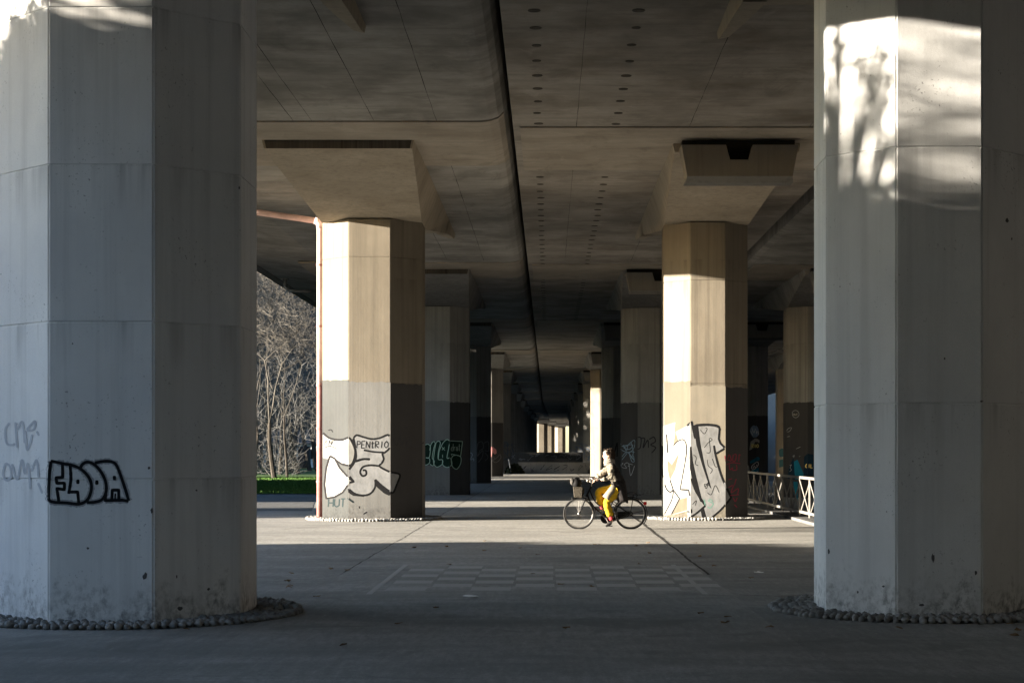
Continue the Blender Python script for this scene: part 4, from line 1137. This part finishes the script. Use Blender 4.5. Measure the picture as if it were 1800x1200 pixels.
# a thin crowned tree whose leaf clusters dapple the tops of the closest piers
def sparse():
    rr = random.Random(77); tr, cr = MB(), MB()
    tr.tube([(0, 0, -.1), (.1, 0, 3), (0, .1, 6.2)], [.16, .12, .07], 8)
    for k in range(112):
        z = rr.uniform(6.0, 9.6); a = rr.uniform(0, 6.28); r = rr.random() ** .6 * 2.6
        e = Vector((math.cos(a) * r, math.sin(a) * r, z))
        m = Vector((e.x * .45, e.y * .45, z - .5))
        cr.tube(catmull([(0, 0, rr.uniform(4.2, 6.1)), m, e], .5), .018, 4)
        for q in range(16):
            c = e + Vector((rr.gauss(0, .13), rr.gauss(0, .13), rr.gauss(0, .10)))
            u = Vector((rr.gauss(0, 1), rr.gauss(0, 1), rr.gauss(0, 1))).normalized(); v_ = u.orthogonal().normalized() * .035; u = u * .06
            cr.add([c - u, c + v_, c + u, c - v_], [(0, 1, 2, 3)])
    return tr.mesh('trunk', M['bark']), cr.mesh('crown', M['leaf'])
sp_ = sparse()
tree(-13.0, 14.9, 0, sp_, 'thin crowned young tree beside the closest left pier', 1.0, 0, 'young_tree', 'tree', 'young trees on the left verge')
tree(-16.0, 11.5, 0, sp_, 'thin crowned young tree left of the camera', 1.03, 2.0, 'young_tree', 'tree', 'young trees on the left verge')
fw = MB()  # leaf cards added out of view to block sun from the far piers
for i in range(30000):
    y = rr.uniform(126, 318); x = -y * rr.uniform(.19, .30) - 4
    z = rr.random() ** .8 * (11 + .04 * y)
    uu = Vector((rr.gauss(0, 1), rr.gauss(0, 1), rr.gauss(0, 1))).normalized(); vv = uu.orthogonal().normalized() * .5; uu = uu * .8
    q = Vector((x, y, z)); fw.add([q - uu, q + vv, q + uu, q - vv], [(0, 1, 2, 3)])
tag(fw.build('woodland', M['wood_mass']), 'unseen wood added left of the flyover to shade the far piers', kind='stuff')

# small white building seen between the trunks
t = thing('white_house', 'small white house glimpsed between the dark trunks', 'house', (-25.6, 186, 0))
mb = MB(); mb.box((-4, 0, 0), (3.0, 6, 2.55)); mb.build('wall', M['white_wall'], t)
mb = MB(); mb.loft([[(-4.3, -.4, 2.55), (3.3, -.4, 2.55), (3.3, 6.4, 2.55), (-4.3, 6.4, 2.55)], [(-3.5, 3, 4.0), (2.5, 3, 4.0), (2.5, 3.05, 4.0), (-3.5, 3.05, 4.0)]]); mb.build('roof', M['roof'], t)
mb = MB(); mb.box((.7, -.04, .9), (1.5, .02, 1.9)); wn = mb.build('window', M['glass_dark'], t)
mb = MB()
for a, b in (((.62, -.06, .82), (1.58, .01, .9)), ((.62, -.06, 1.9), (1.58, .01, 1.98)), ((.62, -.06, .9), (.7, .01, 1.9)), ((1.5, -.06, .9), (1.58, .01, 1.9))): mb.box(a, b)
mb.build('frame', M['white_wall'], wn)
mb = MB(); mb.box((-1.6, -.04, 0), (-.7, .02, 2.0)); mb.build('door', M['bin'], t)
t = thing('cabinet', 'dark cabinet standing in front of the small white house', 'cabinet', (-23.9, 176, 0))
mb = MB(); mb.box((-.7, 0, .1), (.45, .8, 2.1)); mb.build('body', M['bin'], t)
mb = MB(); mb.box((-.76, -.06, 2.1), (.51, .86, 2.2)); mb.build('lid', M['bin'], t)
mb = MB(); mb.box((-.6, .1, 0), (.35, .7, .1)); mb.build('plinth', M['wall_lo'], t)

# scraps and leaves on the ground
def scrap(x, y, label, mat, s=.09, group=None, name='paper_scrap', cat='litter'):
    mb = MB(); n = 7; r_ = random.Random(int(x * 100 + y * 7))
    pts = [(math.cos(6.283 * i / n) * s * r_.uniform(.6, 1.1), math.sin(6.283 * i / n) * s * r_.uniform(.5, 1), r_.uniform(.0, .025)) for i in range(n)]
    mb.loft([pts, [(a, b, c + .003) for a, b, c in pts]])
    o = mb.build(name, mat); o.location = (x, y, .013); tag(o, label, cat, group)
scrap(-.88, 20.2, 'small white paper scrap on the dark asphalt in front of the chessboard', M['paper'], .10)
scrap(2.85, 24.2, 'pale scrap lying right of the broken pavement edge', M['paper'], .08)
lr = random.Random(9)
for i in range(42):
    scrap(lr.uniform(-3.5, 5.2), lr.uniform(15, 33), 'dry brown leaf lying on the asphalt', M['dead_leaf'], .045, 'dry leaves on the asphalt', 'dead_leaf', 'leaf')

# ------------------------------------------------------------------ bicycle (rolling to the left)
BX, BY = 1.20, 38.2
def Q(cx, cy, ly=0.0):     # measured on the enlarged photograph of the bicycle -> metres, relative to the bicycle's base
    return Vector(((980 + cx / 10 - VX) / 82.4 - BX, ly, (930 - 820 - cy / 10) / 82.46))
t = thing('bicycle', 'black step through city bicycle with basket ridden to the left', 'bicycle', (BX, BY, 0))
BR = .336
def wheel(cx, nm):
    c = Q(cx, 830); c.z = BR
    mb = MB(); mb.torus((0, 0, 0), BR - .019, .019, 48, 8)
    wo = mb.build('wheel', M['rubber'], t, True); wo.location = c; wo['label'] = nm
    wo.name = 'wheel'
    mb = MB(); mb.torus((0, 0, 0), BR - .043, .011, 48, 6, flat=1.3); mb.build('rim', M['chrome'], wo, True)
    mb = MB(); mb.tube([(0, -.05, 0), (0, -.03, 0), (0, -.028, 0), (0, .028, 0), (0, .03, 0), (0, .05, 0)], [.012, .012, .026, .026, .012, .012], 10); mb.build('hub', M['chrome'], wo, True)
    mb = MB()
    for k in range(32):
        a = 2 * math.pi * k / 32; b = a + (.35 if k % 4 < 2 else -.35); s = .025 if k % 2 else -.025
        mb.tube([(.022 * math.cos(b), s, .022 * math.sin(b)), ((BR - .045) * math.cos(a), 0, (BR - .045) * math.sin(a))], .0011, 3, cap=False)
    mb.build('spokes', M['chrome'], wo)
    return c
fw_c = wheel(375, 'front wheel'); rw_c = wheel(1282, 'rear wheel')
bb = Q(850, 905); head_lo, head_hi = Q(492, 548), Q(592, 345)
seat_top = Q(1010, 470); seat_lug = Q(955, 640)
mb = MB()
mb.tube([head_lo.lerp(head_hi, .12), head_hi], .021, 10)
mb.tube(catmull([head_lo.lerp(head_hi, .30), Q(590, 640), Q(700, 760), Q(800, 850), bb], .04), .017, 10)
mb.tube(catmull([head_lo.lerp(head_hi, .72), Q(610, 520), Q(680, 630), Q(800, 720), Q(905, 770)], .04), .0145, 10)
mb.tube([bb, seat_lug, Q(975, 590)], .016, 10)
mb.tube([bb + Vector((0, -.035, 0)), bb + Vector((0, .035, 0))], .026, 10)
for s in (-1, 1):
    mb.tube([seat_lug + Vector((0, s * .02, 0)), rw_c + Vector((0, s * .06, 0))], .009, 8)
    mb.tube([bb + Vector((0, s * .03, 0)), rw_c + Vector((0, s * .06, 0))], .010, 8)
mb.build('frame', M['black_metal'], t, True)
mb = MB()
fd = (head_hi - head_lo).normalized()
mb.tube([head_lo - fd * .0, head_lo - fd * .05], .024, 10)
for s in (-1, 1):
    mb.tube(catmull([head_lo + Vector((0, s * .045, -.02)), Q(440, 690, s * .055), Q(405, 770, s * .055), fw_c + Vector((0, s * .052, 0))], .04), [.015] * 1 + [.014] * 100 if False else .0125, 8)
mb.tube([head_lo + Vector((0, -.06, -.01)), head_lo + Vector((0, .06, -.01))], .016, 8)
mb.build('fork', M['black_metal'], t, True)
bar_c = Q(610, 225)
mb = MB(); mb.tube([head_hi, bar_c], .013, 10); mb.tube([bar_c + Vector((.0, -.03, 0)), bar_c + Vector((0, .03, 0))], .018, 8); mb.build('stem', M['chrome'], t, True)
mb = MB()
mb.tube(catmull([Q(650, 235, -.26), Q(600, 205, -.24), Q(570, 200, -.15), bar_c, Q(570, 200, .15), Q(600, 205, .24), Q(650, 235, .26)], .03), .011, 10)
mb.build('handlebar', M['chrome'], t, True)
for s in (-1, 1):
    mb = MB(); mb.tube([Q(612, 210, s * .247), Q(672, 248, s * .265)], .017, 10); mb.build('grip', M['rubber'], t, True)
    mb = MB(); mb.tube([Q(590, 215, s * .22), Q(560, 262, s * .2), Q(620, 290, s * .24)], .006, 6); mb.build('brake_lever', M['chrome'], t, True)
mb = MB(); mb.ball(Q(530, 240, -.1), (.035, .03, .035), 10, 6); mb.build('bell', M['chrome'], t, True)
# saddle and post
sd = Q(1055, 470)
mb = MB(); mb.tube([seat_lug, sd], .0135, 10); mb.build('seat_post', M['chrome'], t, True)
mb = MB()
rings = []
for u, hw, zz in ((-.15, .018, .0), (-.09, .03, .006), (.0, .055, .004), (.07, .09, .012), (.12, .095, .02), (.145, .06, .016)):
    c = sd + Vector((u, 0, .045 + zz)); rings.append([c + Vector((0, hw * math.cos(2 * math.pi * q / 10), (.026 if math.sin(2 * math.pi * q / 10) > 0 else .045) * math.sin(2 * math.pi * q / 10))) for q in range(10)])
mb.loft(rings); mb.build('saddle', M['saddle'], t, True)
# mudguards, rear lamp, carrier
def guard(c, a0, a1, nm, r=BR + .022):
    mb = MB(); rings = []
    for i in range(25):
        a = a0 + (a1 - a0) * i / 24; rg = []
        for yv, rr_ in ((-.032, r - .012), (-.022, r + .004), (0, r + .010), (.022, r + .004), (.032, r - .012), (.02, r - .004), (0, r + .003), (-.02, r - .004)):
            rg.append((c.x + rr_ * math.cos(a), yv, c.z + rr_ * math.sin(a)))
        rings.append(rg)
    mb.loft(rings); mb.build(nm, M['black_metal'], t, True)
guard(rw_c, math.radians(172), math.radians(-38), 'rear_mudguard')
guard(fw_c, math.radians(118), math.radians(-20), 'front_mudguard')
mb = MB()
for s in (-1, 1): mb.tube([rw_c + Vector((0, s * .05, 0)), rw_c + Vector((.355 * math.cos(math.radians(12)), s * .03, .355 * math.sin(math.radians(12))))], .004, 6)
mb.build('mudguard_stay', M['black_metal'], t)
lc = rw_c + Vector((.39 * math.cos(math.radians(38)), 0, .39 * math.sin(math.radians(38)) - .02))
mb = MB(); mb.box((lc.x - .03, -.03, lc.z - .035), (lc.x + .035, .03, lc.z + .035)); mb.build('rear_lamp', M['lamp_red'], t)
ct = .735
mb = MB()
x0, x1 = rw_c.x - .20, rw_c.x + .22
for s in (-.06, .06): mb.tube([(x0, s, ct), (x1, s, ct)], .006, 6)
for q in range(5): xx = x0 + (x1 - x0) * q / 4; mb.tube([(xx, -.06, ct), (xx, .06, ct)], .005, 6)
for s in (-1, 1): mb.tube([(rw_c.x, s * .065, BR), (rw_c.x + .06, s * .06, ct)], .006, 6); mb.tube([(x0, s * .06, ct), (rw_c.x - .33, s * .03, .66)], .005, 6)
mb.build('carrier', M['black_metal'], t)
mb = MB(); mb.tube(catmull([Q(1190, 525, -.05), Q(1230, 465, -.05), Q(1300, 445, -.05), Q(1370, 465, -.05), Q(1400, 500, -.05), Q(1385, 530, -.05)], .03), .006, 6)
mb.tube(catmull([Q(1190, 525, .05), Q(1230, 465, .05), Q(1300, 445, .05), Q(1370, 465, .05), Q(1400, 500, .05), Q(1385, 530, .05)], .03), .006, 6); mb.build('carrier_hoop', M['black_metal'], t)
# chain case, crank, pedals
mb = MB()
out = [bb + Vector((.115 * math.cos(a), 0, .115 * math.sin(a))) for a in [math.radians(90 + 180 * i / 10) for i in range(11)]] + [rw_c + Vector((.055 * math.cos(a), 0, .055 * math.sin(a))) for a in [math.radians(-90 + 180 * i / 6) for i in range(7)]]
mb.loft([[p + Vector((0, .055, 0)) for p in out], [p + Vector((0, .085, 0)) for p in out]])
mb.build('chain_case', M['black_metal'], t)
mb = MB(); ped_n, ped_f = Q(925, 1035, -.12), Q(738, 782, .12)
mb.tube([bb + Vector((0, -.06, 0)), ped_n + Vector((0, .05, 0))], .010, 8); mb.tube([bb + Vector((0, .10, 0)), ped_f + Vector((0, 0, 0))], .010, 8); mb.tube([bb + Vector((0, -.07, 0)), bb + Vector((0, .11, 0))], .012, 8)
mb.build('crank', M['chrome'], t)
for pc, s in ((ped_n, -1), (ped_f, 1)):
    mb = MB(); mb.box((pc.x - .045, pc.y - .045, pc.z - .012), (pc.x + .045, pc.y + .045, pc.z + .012)); mb.build('pedal', M['bag_pale'] if s > 0 else M['rubber'], t)
# stand
mb = MB(); mb.tube([rw_c + Vector((.0, -.07, -.02)), rw_c + Vector((.17, -.09, -.15))], .008, 6); mb.build('kickstand', M['black_metal'], t)
# basket, woven of bars
mb = MB()
b0, b1 = [Q(278, 352), Q(428, 362)], [Q(296, 528), Q(415, 538)]
def bk_ring(f_, hw):
    a, b = b0[0].lerp(b1[0], f_), b0[1].lerp(b1[1], f_)
    return [a + Vector((0, -hw, 0)), b + Vector((0, -hw, 0)), b + Vector((0, hw, 0)), a + Vector((0, hw, 0))]
for f_ in [i / 8 for i in range(9)]:
    rg = bk_ring(f_, .16 - .03 * f_); mb.tube(rg + [rg[0]], .009 if f_ in (0, 1) else .006, 5)
for i in range(4):
    for q in range(7):
        a = bk_ring(0, .16); c = bk_ring(1, .13); u = q / 7
        mb.tube([a[i].lerp(a[(i + 1) % 4], u), c[i].lerp(c[(i + 1) % 4], u)], .005, 4)
c = bk_ring(1, .13); mb.add(c, [(0, 1, 2, 3)])
bko = mb.build('basket', M['wicker'], t)
mb = MB(); mb.tube([Q(420, 520, -.05), head_lo + Vector((0, -.05, .02))], .006, 6); mb.tube([Q(420, 520, .05), head_lo + Vector((0, .05, .02))], .006, 6); mb.build('basket_support', M['chrome'], t)
# the bag in the basket
tb = thing('bag', 'bulging black bag with a pale flap stuffed in the bicycle basket', 'bag', (BX - .83, BY, .64))
def skin_bag():
    rr = random.Random(4); mb = MB()
    org = Vector((-.83, 0, .64))
    mb.ball(Q(340, 290) - org, (.105, .14, .115), 18, 12, .05, rr); mb.ball(Q(425, 430) - org, (.06, .12, .10), 14, 10, .05, rr); mb.build('bag_body', M['bag'], tb, True)
    mb = MB(); mb.ball(Q(262, 262) - org, (.052, .11, .075), 14, 10, .06, rr); mb.build('pale_flap', M['bag_pale'], tb, True)
    mb = MB()
    for s in (-1, 1): mb.tube(catmull([Q(300, 215, s * .06) - org, Q(330, 185, s * .05) - org, Q(375, 195, s * .05) - org, Q(395, 235, s * .06) - org], .02), .009, 6)
    mb.build('strap', M['bag'], tb, True)
skin_bag()

# ------------------------------------------------------------------ the rider
pt = thing('person', 'cyclist in a cream and black coat, yellow trousers and red socks facing left', 'person', (BX, BY, 0))
def skin_mesh(name, nodes, edges, mat, parent, root=0, sub=2, smooth=True):
    """grow one continuous surface over a skeleton of (x, y, z, rx, ry)"""
    me = bpy.data.meshes.new(name)
    me.from_pydata([n[:3] for n in nodes], edges, [])
    o = bpy.data.objects.new(name, me); COL.objects.link(o)
    md = o.modifiers.new('skin', 'SKIN'); md.use_smooth_shade = True
    for i, n in enumerate(nodes):
        sv = me.skin_vertices[0].data[i]
        sv.radius = (n[3], n[4] if len(n) > 4 else n[3]); sv.use_root = (i == root)
    sb = o.modifiers.new('sub', 'SUBSURF'); sb.levels = sub; sb.render_levels = sub
    dg = bpy.context.evaluated_depsgraph_get()
    nm = bpy.data.meshes.new_from_object(o.evaluated_get(dg))
    bpy.data.objects.remove(o); bpy.data.meshes.remove(me)
    nm.materials.clear(); nm.materials.append(mat)
    nm.name = name
    if smooth: nm.polygons.foreach_set('use_smooth', [True] * len(nm.polygons))
    # cloth folds
    return put(name, nm, parent)
def P1(cx, cy, ly=0.0):    # second enlargement (the rider)
    return Vector(((1040 + cx / 7.05 - VX) / 82.4 - BX, ly, (930 - 770 - cy / 7.05) / 82.46))
hip_c = Vector((1.50 - BX, 0, .86))
def nd(v, r, r2=None): return (v.x, v.y, v.z, r, r2 or r)
hipN, hipF = hip_c + Vector((.0, -.09, 0)), hip_c + Vector((0, .09, 0))
kneeN, kneeF = P1(178, 792, -.11), P1(78, 655, .12)
ankN, ankF = P1(243, 1005, -.115), Q(790, 735, .12)
toeN, toeF = P1(170, 1085, -.12), Q(690, 770, .12)
chest = Vector((1.375 - BX, 0, 1.24)); neck = Vector((1.30 - BX, 0, 1.41)); waist = Vector((1.46 - BX, 0, 1.03))
shN, shF = Vector((1.335 - BX, -.17, 1.345)), Vector((1.325 - BX, .17, 1.345))
elN, elF = Vector((1.33 - BX, -.25, 1.10)), P1(115, 452, .25)
wrN, wrF = P1(105, 515, -.26), P1(45, 480, .26)
headc = P1(200, 205)
# body: one continuous figure from head to feet
nodes = [nd(hip_c, .12, .13), nd(waist, .11, .12), nd(chest, .12, .13), nd(neck, .055), nd(headc + Vector((.035, 0, -.07)), .05),
         nd(shN, .06), nd(elN, .042), nd(wrN, .028), nd(shF, .06), nd(elF, .042), nd(wrF, .028),
         nd(hipN + Vector((-.03, 0, 0)), .085), nd(kneeN, .058), nd(ankN, .038), nd(hipF + Vector((-.03, 0, 0)), .085), nd(kneeF, .058), nd(ankF, .038),
         nd(ankN + (ankN - kneeN).normalized() * .045, .022), nd((ankN + (ankN - kneeN).normalized() * .05).lerp(toeN, .5), .014), nd(ankF + (ankF - kneeF).normalized() * .045, .022), nd((ankF + (ankF - kneeF).normalized() * .05).lerp(toeF, .5), .014)]
edges = [(0, 1), (1, 2), (2, 3), (3, 4), (2, 5), (5, 6), (6, 7), (2, 8), (8, 9), (9, 10), (0, 11), (11, 12), (12, 13), (0, 14), (14, 15), (15, 16), (13, 17), (17, 18), (16, 19), (19, 20)]
body = skin_mesh('body', nodes, edges, M['skin'], pt)
# head with a face, turned left and slightly up
def head():
    mb = MB(); rings = []
    prof = [(-.125, .030, .035, -.02), (-.105, .055, .05, -.018), (-.07, .072, .062, -.008), (-.03, .085, .070, .0), (.02, .095, .075, .004), (.06, .092, .073, .008), (.09, .075, .062, .012), (.113, .045, .04, .014), (.121, .01, .01, .014)]
    n = 20
    for z, rx, ry, ox in prof:
        rg = []
        for i in range(n):
            a = 2 * math.pi * i / n; x = -math.cos(a) * rx; y = math.sin(a) * ry
            if i in (0,):                        # brow, nose, lips and chin along the front
                x -= {-.105: .012, -.07: .010, -.03: .026, .02: .006}.get(z, 0)
            if i in (1, n - 1): x -= {-.105: .004, -.07: .003, -.03: .003, .02: .0}.get(z, 0)
            if i in (2, n - 2) and z == .02: x += .010
            rg.append((x + ox, y, z))
        rings.append(rg)
    mb.loft(rings)
    h = mb.build('head', M['skin'], pt, True)
    h.location = headc; h.rotation_euler = (0, math.radians(-6), 0)
    for s in (-1, 1):
        e = MB(); e.ball((-.079, s * .03, .012), .011, 8, 6); e.build('eye', M['bag_pale'], h, True)
        q = MB(); q.ball((.012, s * .074, -.015), (.018, .010, .030), 8, 6); q.build('ear', M['skin'], h, True)
    mo = MB(); mo.ball((-.088, 0, -.072), (.010, .022, .007), 8, 5); mo.build('mouth', M['sock'], h, True)
    # loose brown hair behind and on top, cream knitted headband and scarf in front
    hr = random.Random(2); mb = MB()
    for i in range(420):
        a = hr.uniform(-2.2, 2.2); zz = hr.uniform(-.10, .10)
        if abs(a) > 1.55 and zz < .03: continue
        rr_ = math.sqrt(max(.05, 1 - (zz / .125) ** 2))
        p0 = Vector((.092 * math.cos(a) * rr_ + .012, .074 * math.sin(a) * rr_, zz + .01)); d = Vector((math.cos(a) * .6 + .4, math.sin(a) * .5, hr.uniform(-1.0, .5))).normalized()
        mb.tube([p0 * .96, p0 + d * .03, p0 + d * .055 + Vector((hr.uniform(-.012, .012), hr.uniform(-.012, .012), -.012))], [.010, .010, .003], 4)
    mb.ball((.028, 0, .018), (.078, .078, .108), 14, 10, .04, hr)
    mb.build('hair', M['hair'], h, True)
    mb = MB()
    for i in range(70):
        a = hr.uniform(-2.6, 2.6); p0 = Vector((.05 * math.cos(a) - .01, .06 * math.sin(a), .105)); d = Vector((math.cos(a), math.sin(a), hr.uniform(.2, 1.2))).normalized()
        mb.tube([p0, p0 + d * hr.uniform(.03, .055)], [.007, .002], 4)
    mb.build('flyaway_curls', M['hair'], h, True)
    mb = MB(); rings = []
    for z, k in ((.045, 1.06), (.06, 1.13), (.085, 1.08), (.10, .9)):
        rings.append([(-math.cos(2 * math.pi * i / 20) * .096 * k * (1 if z < .08 else .82) + .008, math.sin(2 * math.pi * i / 20) * .078 * k * (1 if z < .08 else .82), z) for i in range(20)])
    mb.loft(rings); mb.build('headband', M['hat'], h, True)
head()
mb = MB()
for k, (dz, r_) in enumerate(((-.0, .082), (.035, .088), (.07, .08))):
    mb.torus((neck.x - .012 * k + .0, 0, 0), r_, .026, 20, 8)
sv = [(x, z * .95, neck.z - .035 + (.0 if abs(y) > 9 else y * .9) + .0) for x, y, z in []]
mb = MB()
for k, (dz, r_, ox) in enumerate(((-.01, .092, .0), (.03, .094, -.008), (.068, .084, -.014))):
    rings = []
    for i in range(25):
        a = 2 * math.pi * i / 24; c = Vector((neck.x + ox + r_ * math.cos(a), r_ * .95 * math.sin(a), neck.z + dz + .022 * math.cos(a)))
        d = Vector((math.cos(a), math.sin(a), 0))
        rings.append([c + (d * math.cos(2 * math.pi * q / 8) + Vector((0, 0, 1)) * math.sin(2 * math.pi * q / 8)) * .028 * (1 + .12 * math.sin(a * 5 + k)) for q in range(8)])
    mb.loft(rings, cap=False)
mb.build('scarf', M['hat'], pt, True)
# hands closed on the grips
def hand(wr, grip, s, name):
    d = (grip - wr).normalized(); pal = wr + d * .055
    nds = [nd(wr, .026), nd(wr + d * .03, .028, .022), nd(pal, .034, .020)]; ed = [(0, 1), (1, 2)]
    o = skin_mesh(name, nds, ed, M['skin'], pt, 0, 2)
    for q, (oy, ln) in enumerate(((-.030, .070), (-.010, .078), (.010, .074), (.029, .060))):
        b = pal + Vector((.0, oy, 0)); 
        n2 = [nd(b - d * .01, .010), nd(b + d * ln * .35 + Vector((0, 0, .012)), .0095), nd(b + d * ln * .55 + Vector((0, 0, -.018)), .009), nd(b + d * ln * .30 + Vector((0, 0, -.036)), .008)]
        fo = skin_mesh('finger', n2, [(0, 1), (1, 2), (2, 3)], M['skin'], o, 0, 1)
    tb_ = wr + d * .03 + Vector((0, -s * .028, 0))
    skin_mesh('thumb', [nd(tb_, .012), nd(tb_ + d * .025 + Vector((0, -s * .014, -.012)), .011), nd(tb_ + d * .05 + Vector((0, -s * .010, -.03)), .009)], [(0, 1), (1, 2)], M['skin'], o, 0, 1)
gripN, gripF = Q(640, 235, -.257), Q(640, 235, .257)
hand(wrN.lerp(gripN, .35), gripN, -1, 'hand'); hand(wrF.lerp(gripF, .35), gripF, 1, 'hand')
# coat: body and sleeves, with folds
def fold(o, amp, freq, seed):
    me = o.data
    for v in me.vertices:
        k = noise.noise(Vector((v.co.x * freq, v.co.y * freq * .6, v.co.z * freq * 1.3)) + Vector((seed, 0, 0)))
        v.co += v.normal * amp * k
nodes = [nd(hip_c + Vector((.02, 0, .04)), .155, .17), nd(waist + Vector((.01, 0, 0)), .135, .15), nd(chest, .145, .165), nd(neck + Vector((.01, 0, -.03)), .075),
         nd(shN, .082), nd(elN, .068), nd(wrN + Vector((.02, 0, 0)), .046), nd(shF, .082), nd(elF, .066), nd(wrF + Vector((.02, 0, 0)), .046)]
co = skin_mesh('coat', nodes, [(0, 1), (1, 2), (2, 3), (2, 4), (4, 5), (5, 6), (2, 7), (7, 8), (8, 9)], M['coat'], pt, 0, 3)
fold(co, .036, 17, 3)
co.data.materials.append(M['coat_black'])     # the back half of the coat is black cloth
for pl in co.data.polygons:
    c = pl.center; spine = (1.46 - BX) + (1.08 - c.z) * .30
    if c.z > .82 and c.x > spine - .035 + .02 * noise.noise(c * 14) and abs(c.y) < .235: pl.material_index = 1
# skirt of the coat hanging behind the saddle, and the flap over the near thigh
mb = MB(); rings = []
for f_, cx, hw, x0, x1 in ((0, 0, .155, .17, .50 - .0), (.25, 0, .17, .19, .53), (.55, 0, .185, .24, .55), (.8, 0, .19, .30, .57), (1, 0, .19, .34, .575)):
    z = 1.02 - .44 * f_; xa = 1.335 - BX + (x0 - .17) * .9; xb = 1.625 - BX + (x1 - .5) * .9
    rg = []
    for i in range(24):
        a = 2 * math.pi * i / 24
        rg.append(((xa + xb) / 2 + (xb - xa) / 2 * math.cos(a) * (1 + .03 * math.sin(a * 7)), hw * math.sin(a) * (1 + .05 * math.sin(a * 9 + f_ * 3)), z + .02 * math.sin(a * 3)))
    rings.append(rg)
mb.loft(rings, cap=False)
rings2 = [[Vector(p) + Vector((0, 0, 0)) for p in r] for r in rings]
sk_ = mb.build('coat_skirt', M['coat_black'], pt, True)
md = sk_.modifiers.new('thickness', 'SOLIDIFY'); md.thickness = .012
fl = MB(); A0, A1 = P1(285, 590, -.20), P1(175, 745, -.205); 
rings = []
for f_ in (0, .33, .66, 1):
    c = A0.lerp(A1, f_); w_ = .075 + .015 * f_
    d = (A1 - A0).normalized(); nn = Vector((-d.z, 0, d.x))
    rings.append([c + nn * w_ + Vector((0, .05, 0)), c + nn * w_ * .4 + Vector((0, -.012, 0)), c - nn * w_ * .4 + Vector((0, -.015, 0)), c - nn * w_ + Vector((0, .04, 0)), c - nn * w_ * .95 + Vector((0, .052, 0)), c + nn * w_ * .95 + Vector((0, .062, 0))])
fl.loft(rings); fl.build('coat_flap', M['coat'], pt, True)
# trousers: one mesh, both legs
nodes = [nd(hip_c + Vector((0, 0, -.01)), .13, .14), nd(hipN.lerp(kneeN, .45) + Vector((0, -.01, 0)), .098), nd(kneeN, .085), nd(kneeN.lerp(ankN, .5), .085), nd(kneeN.lerp(ankN, .88), .072),
         nd(hipF.lerp(kneeF, .5), .10), nd(kneeF, .088), nd(kneeF.lerp(ankF, .5), .088), nd(kneeF.lerp(ankF, .92), .075)]
tr_ = skin_mesh('trousers', nodes, [(0, 1), (1, 2), (2, 3), (3, 4), (0, 5), (5, 6), (6, 7), (7, 8)], M['trouser'], pt, 0, 3)
fold(tr_, .018, 15, 8)
for a, tt, kn in ((ankN, toeN, kneeN), (ankF, toeF, kneeF)):
    up = (kn - a).normalized()
    skin_mesh('sock', [nd(a + up * .10, .050), nd(a + up * .03, .047), nd(a - up * .02, .045)], [(0, 1), (1, 2)], M['sock'], pt, 0, 2)
    heel = a - up * .05 + (a - tt).normalized() * .02
    skin_mesh('shoe', [nd(heel, .042), nd(heel.lerp(tt, .45) + Vector((0, 0, -.006)), .044, .036), nd(tt + Vector((0, 0, -.006)), .036, .026), nd(a - up * .015, .042)], [(0, 1), (1, 2), (0, 3)], M['shoe'], pt, 0, 2)
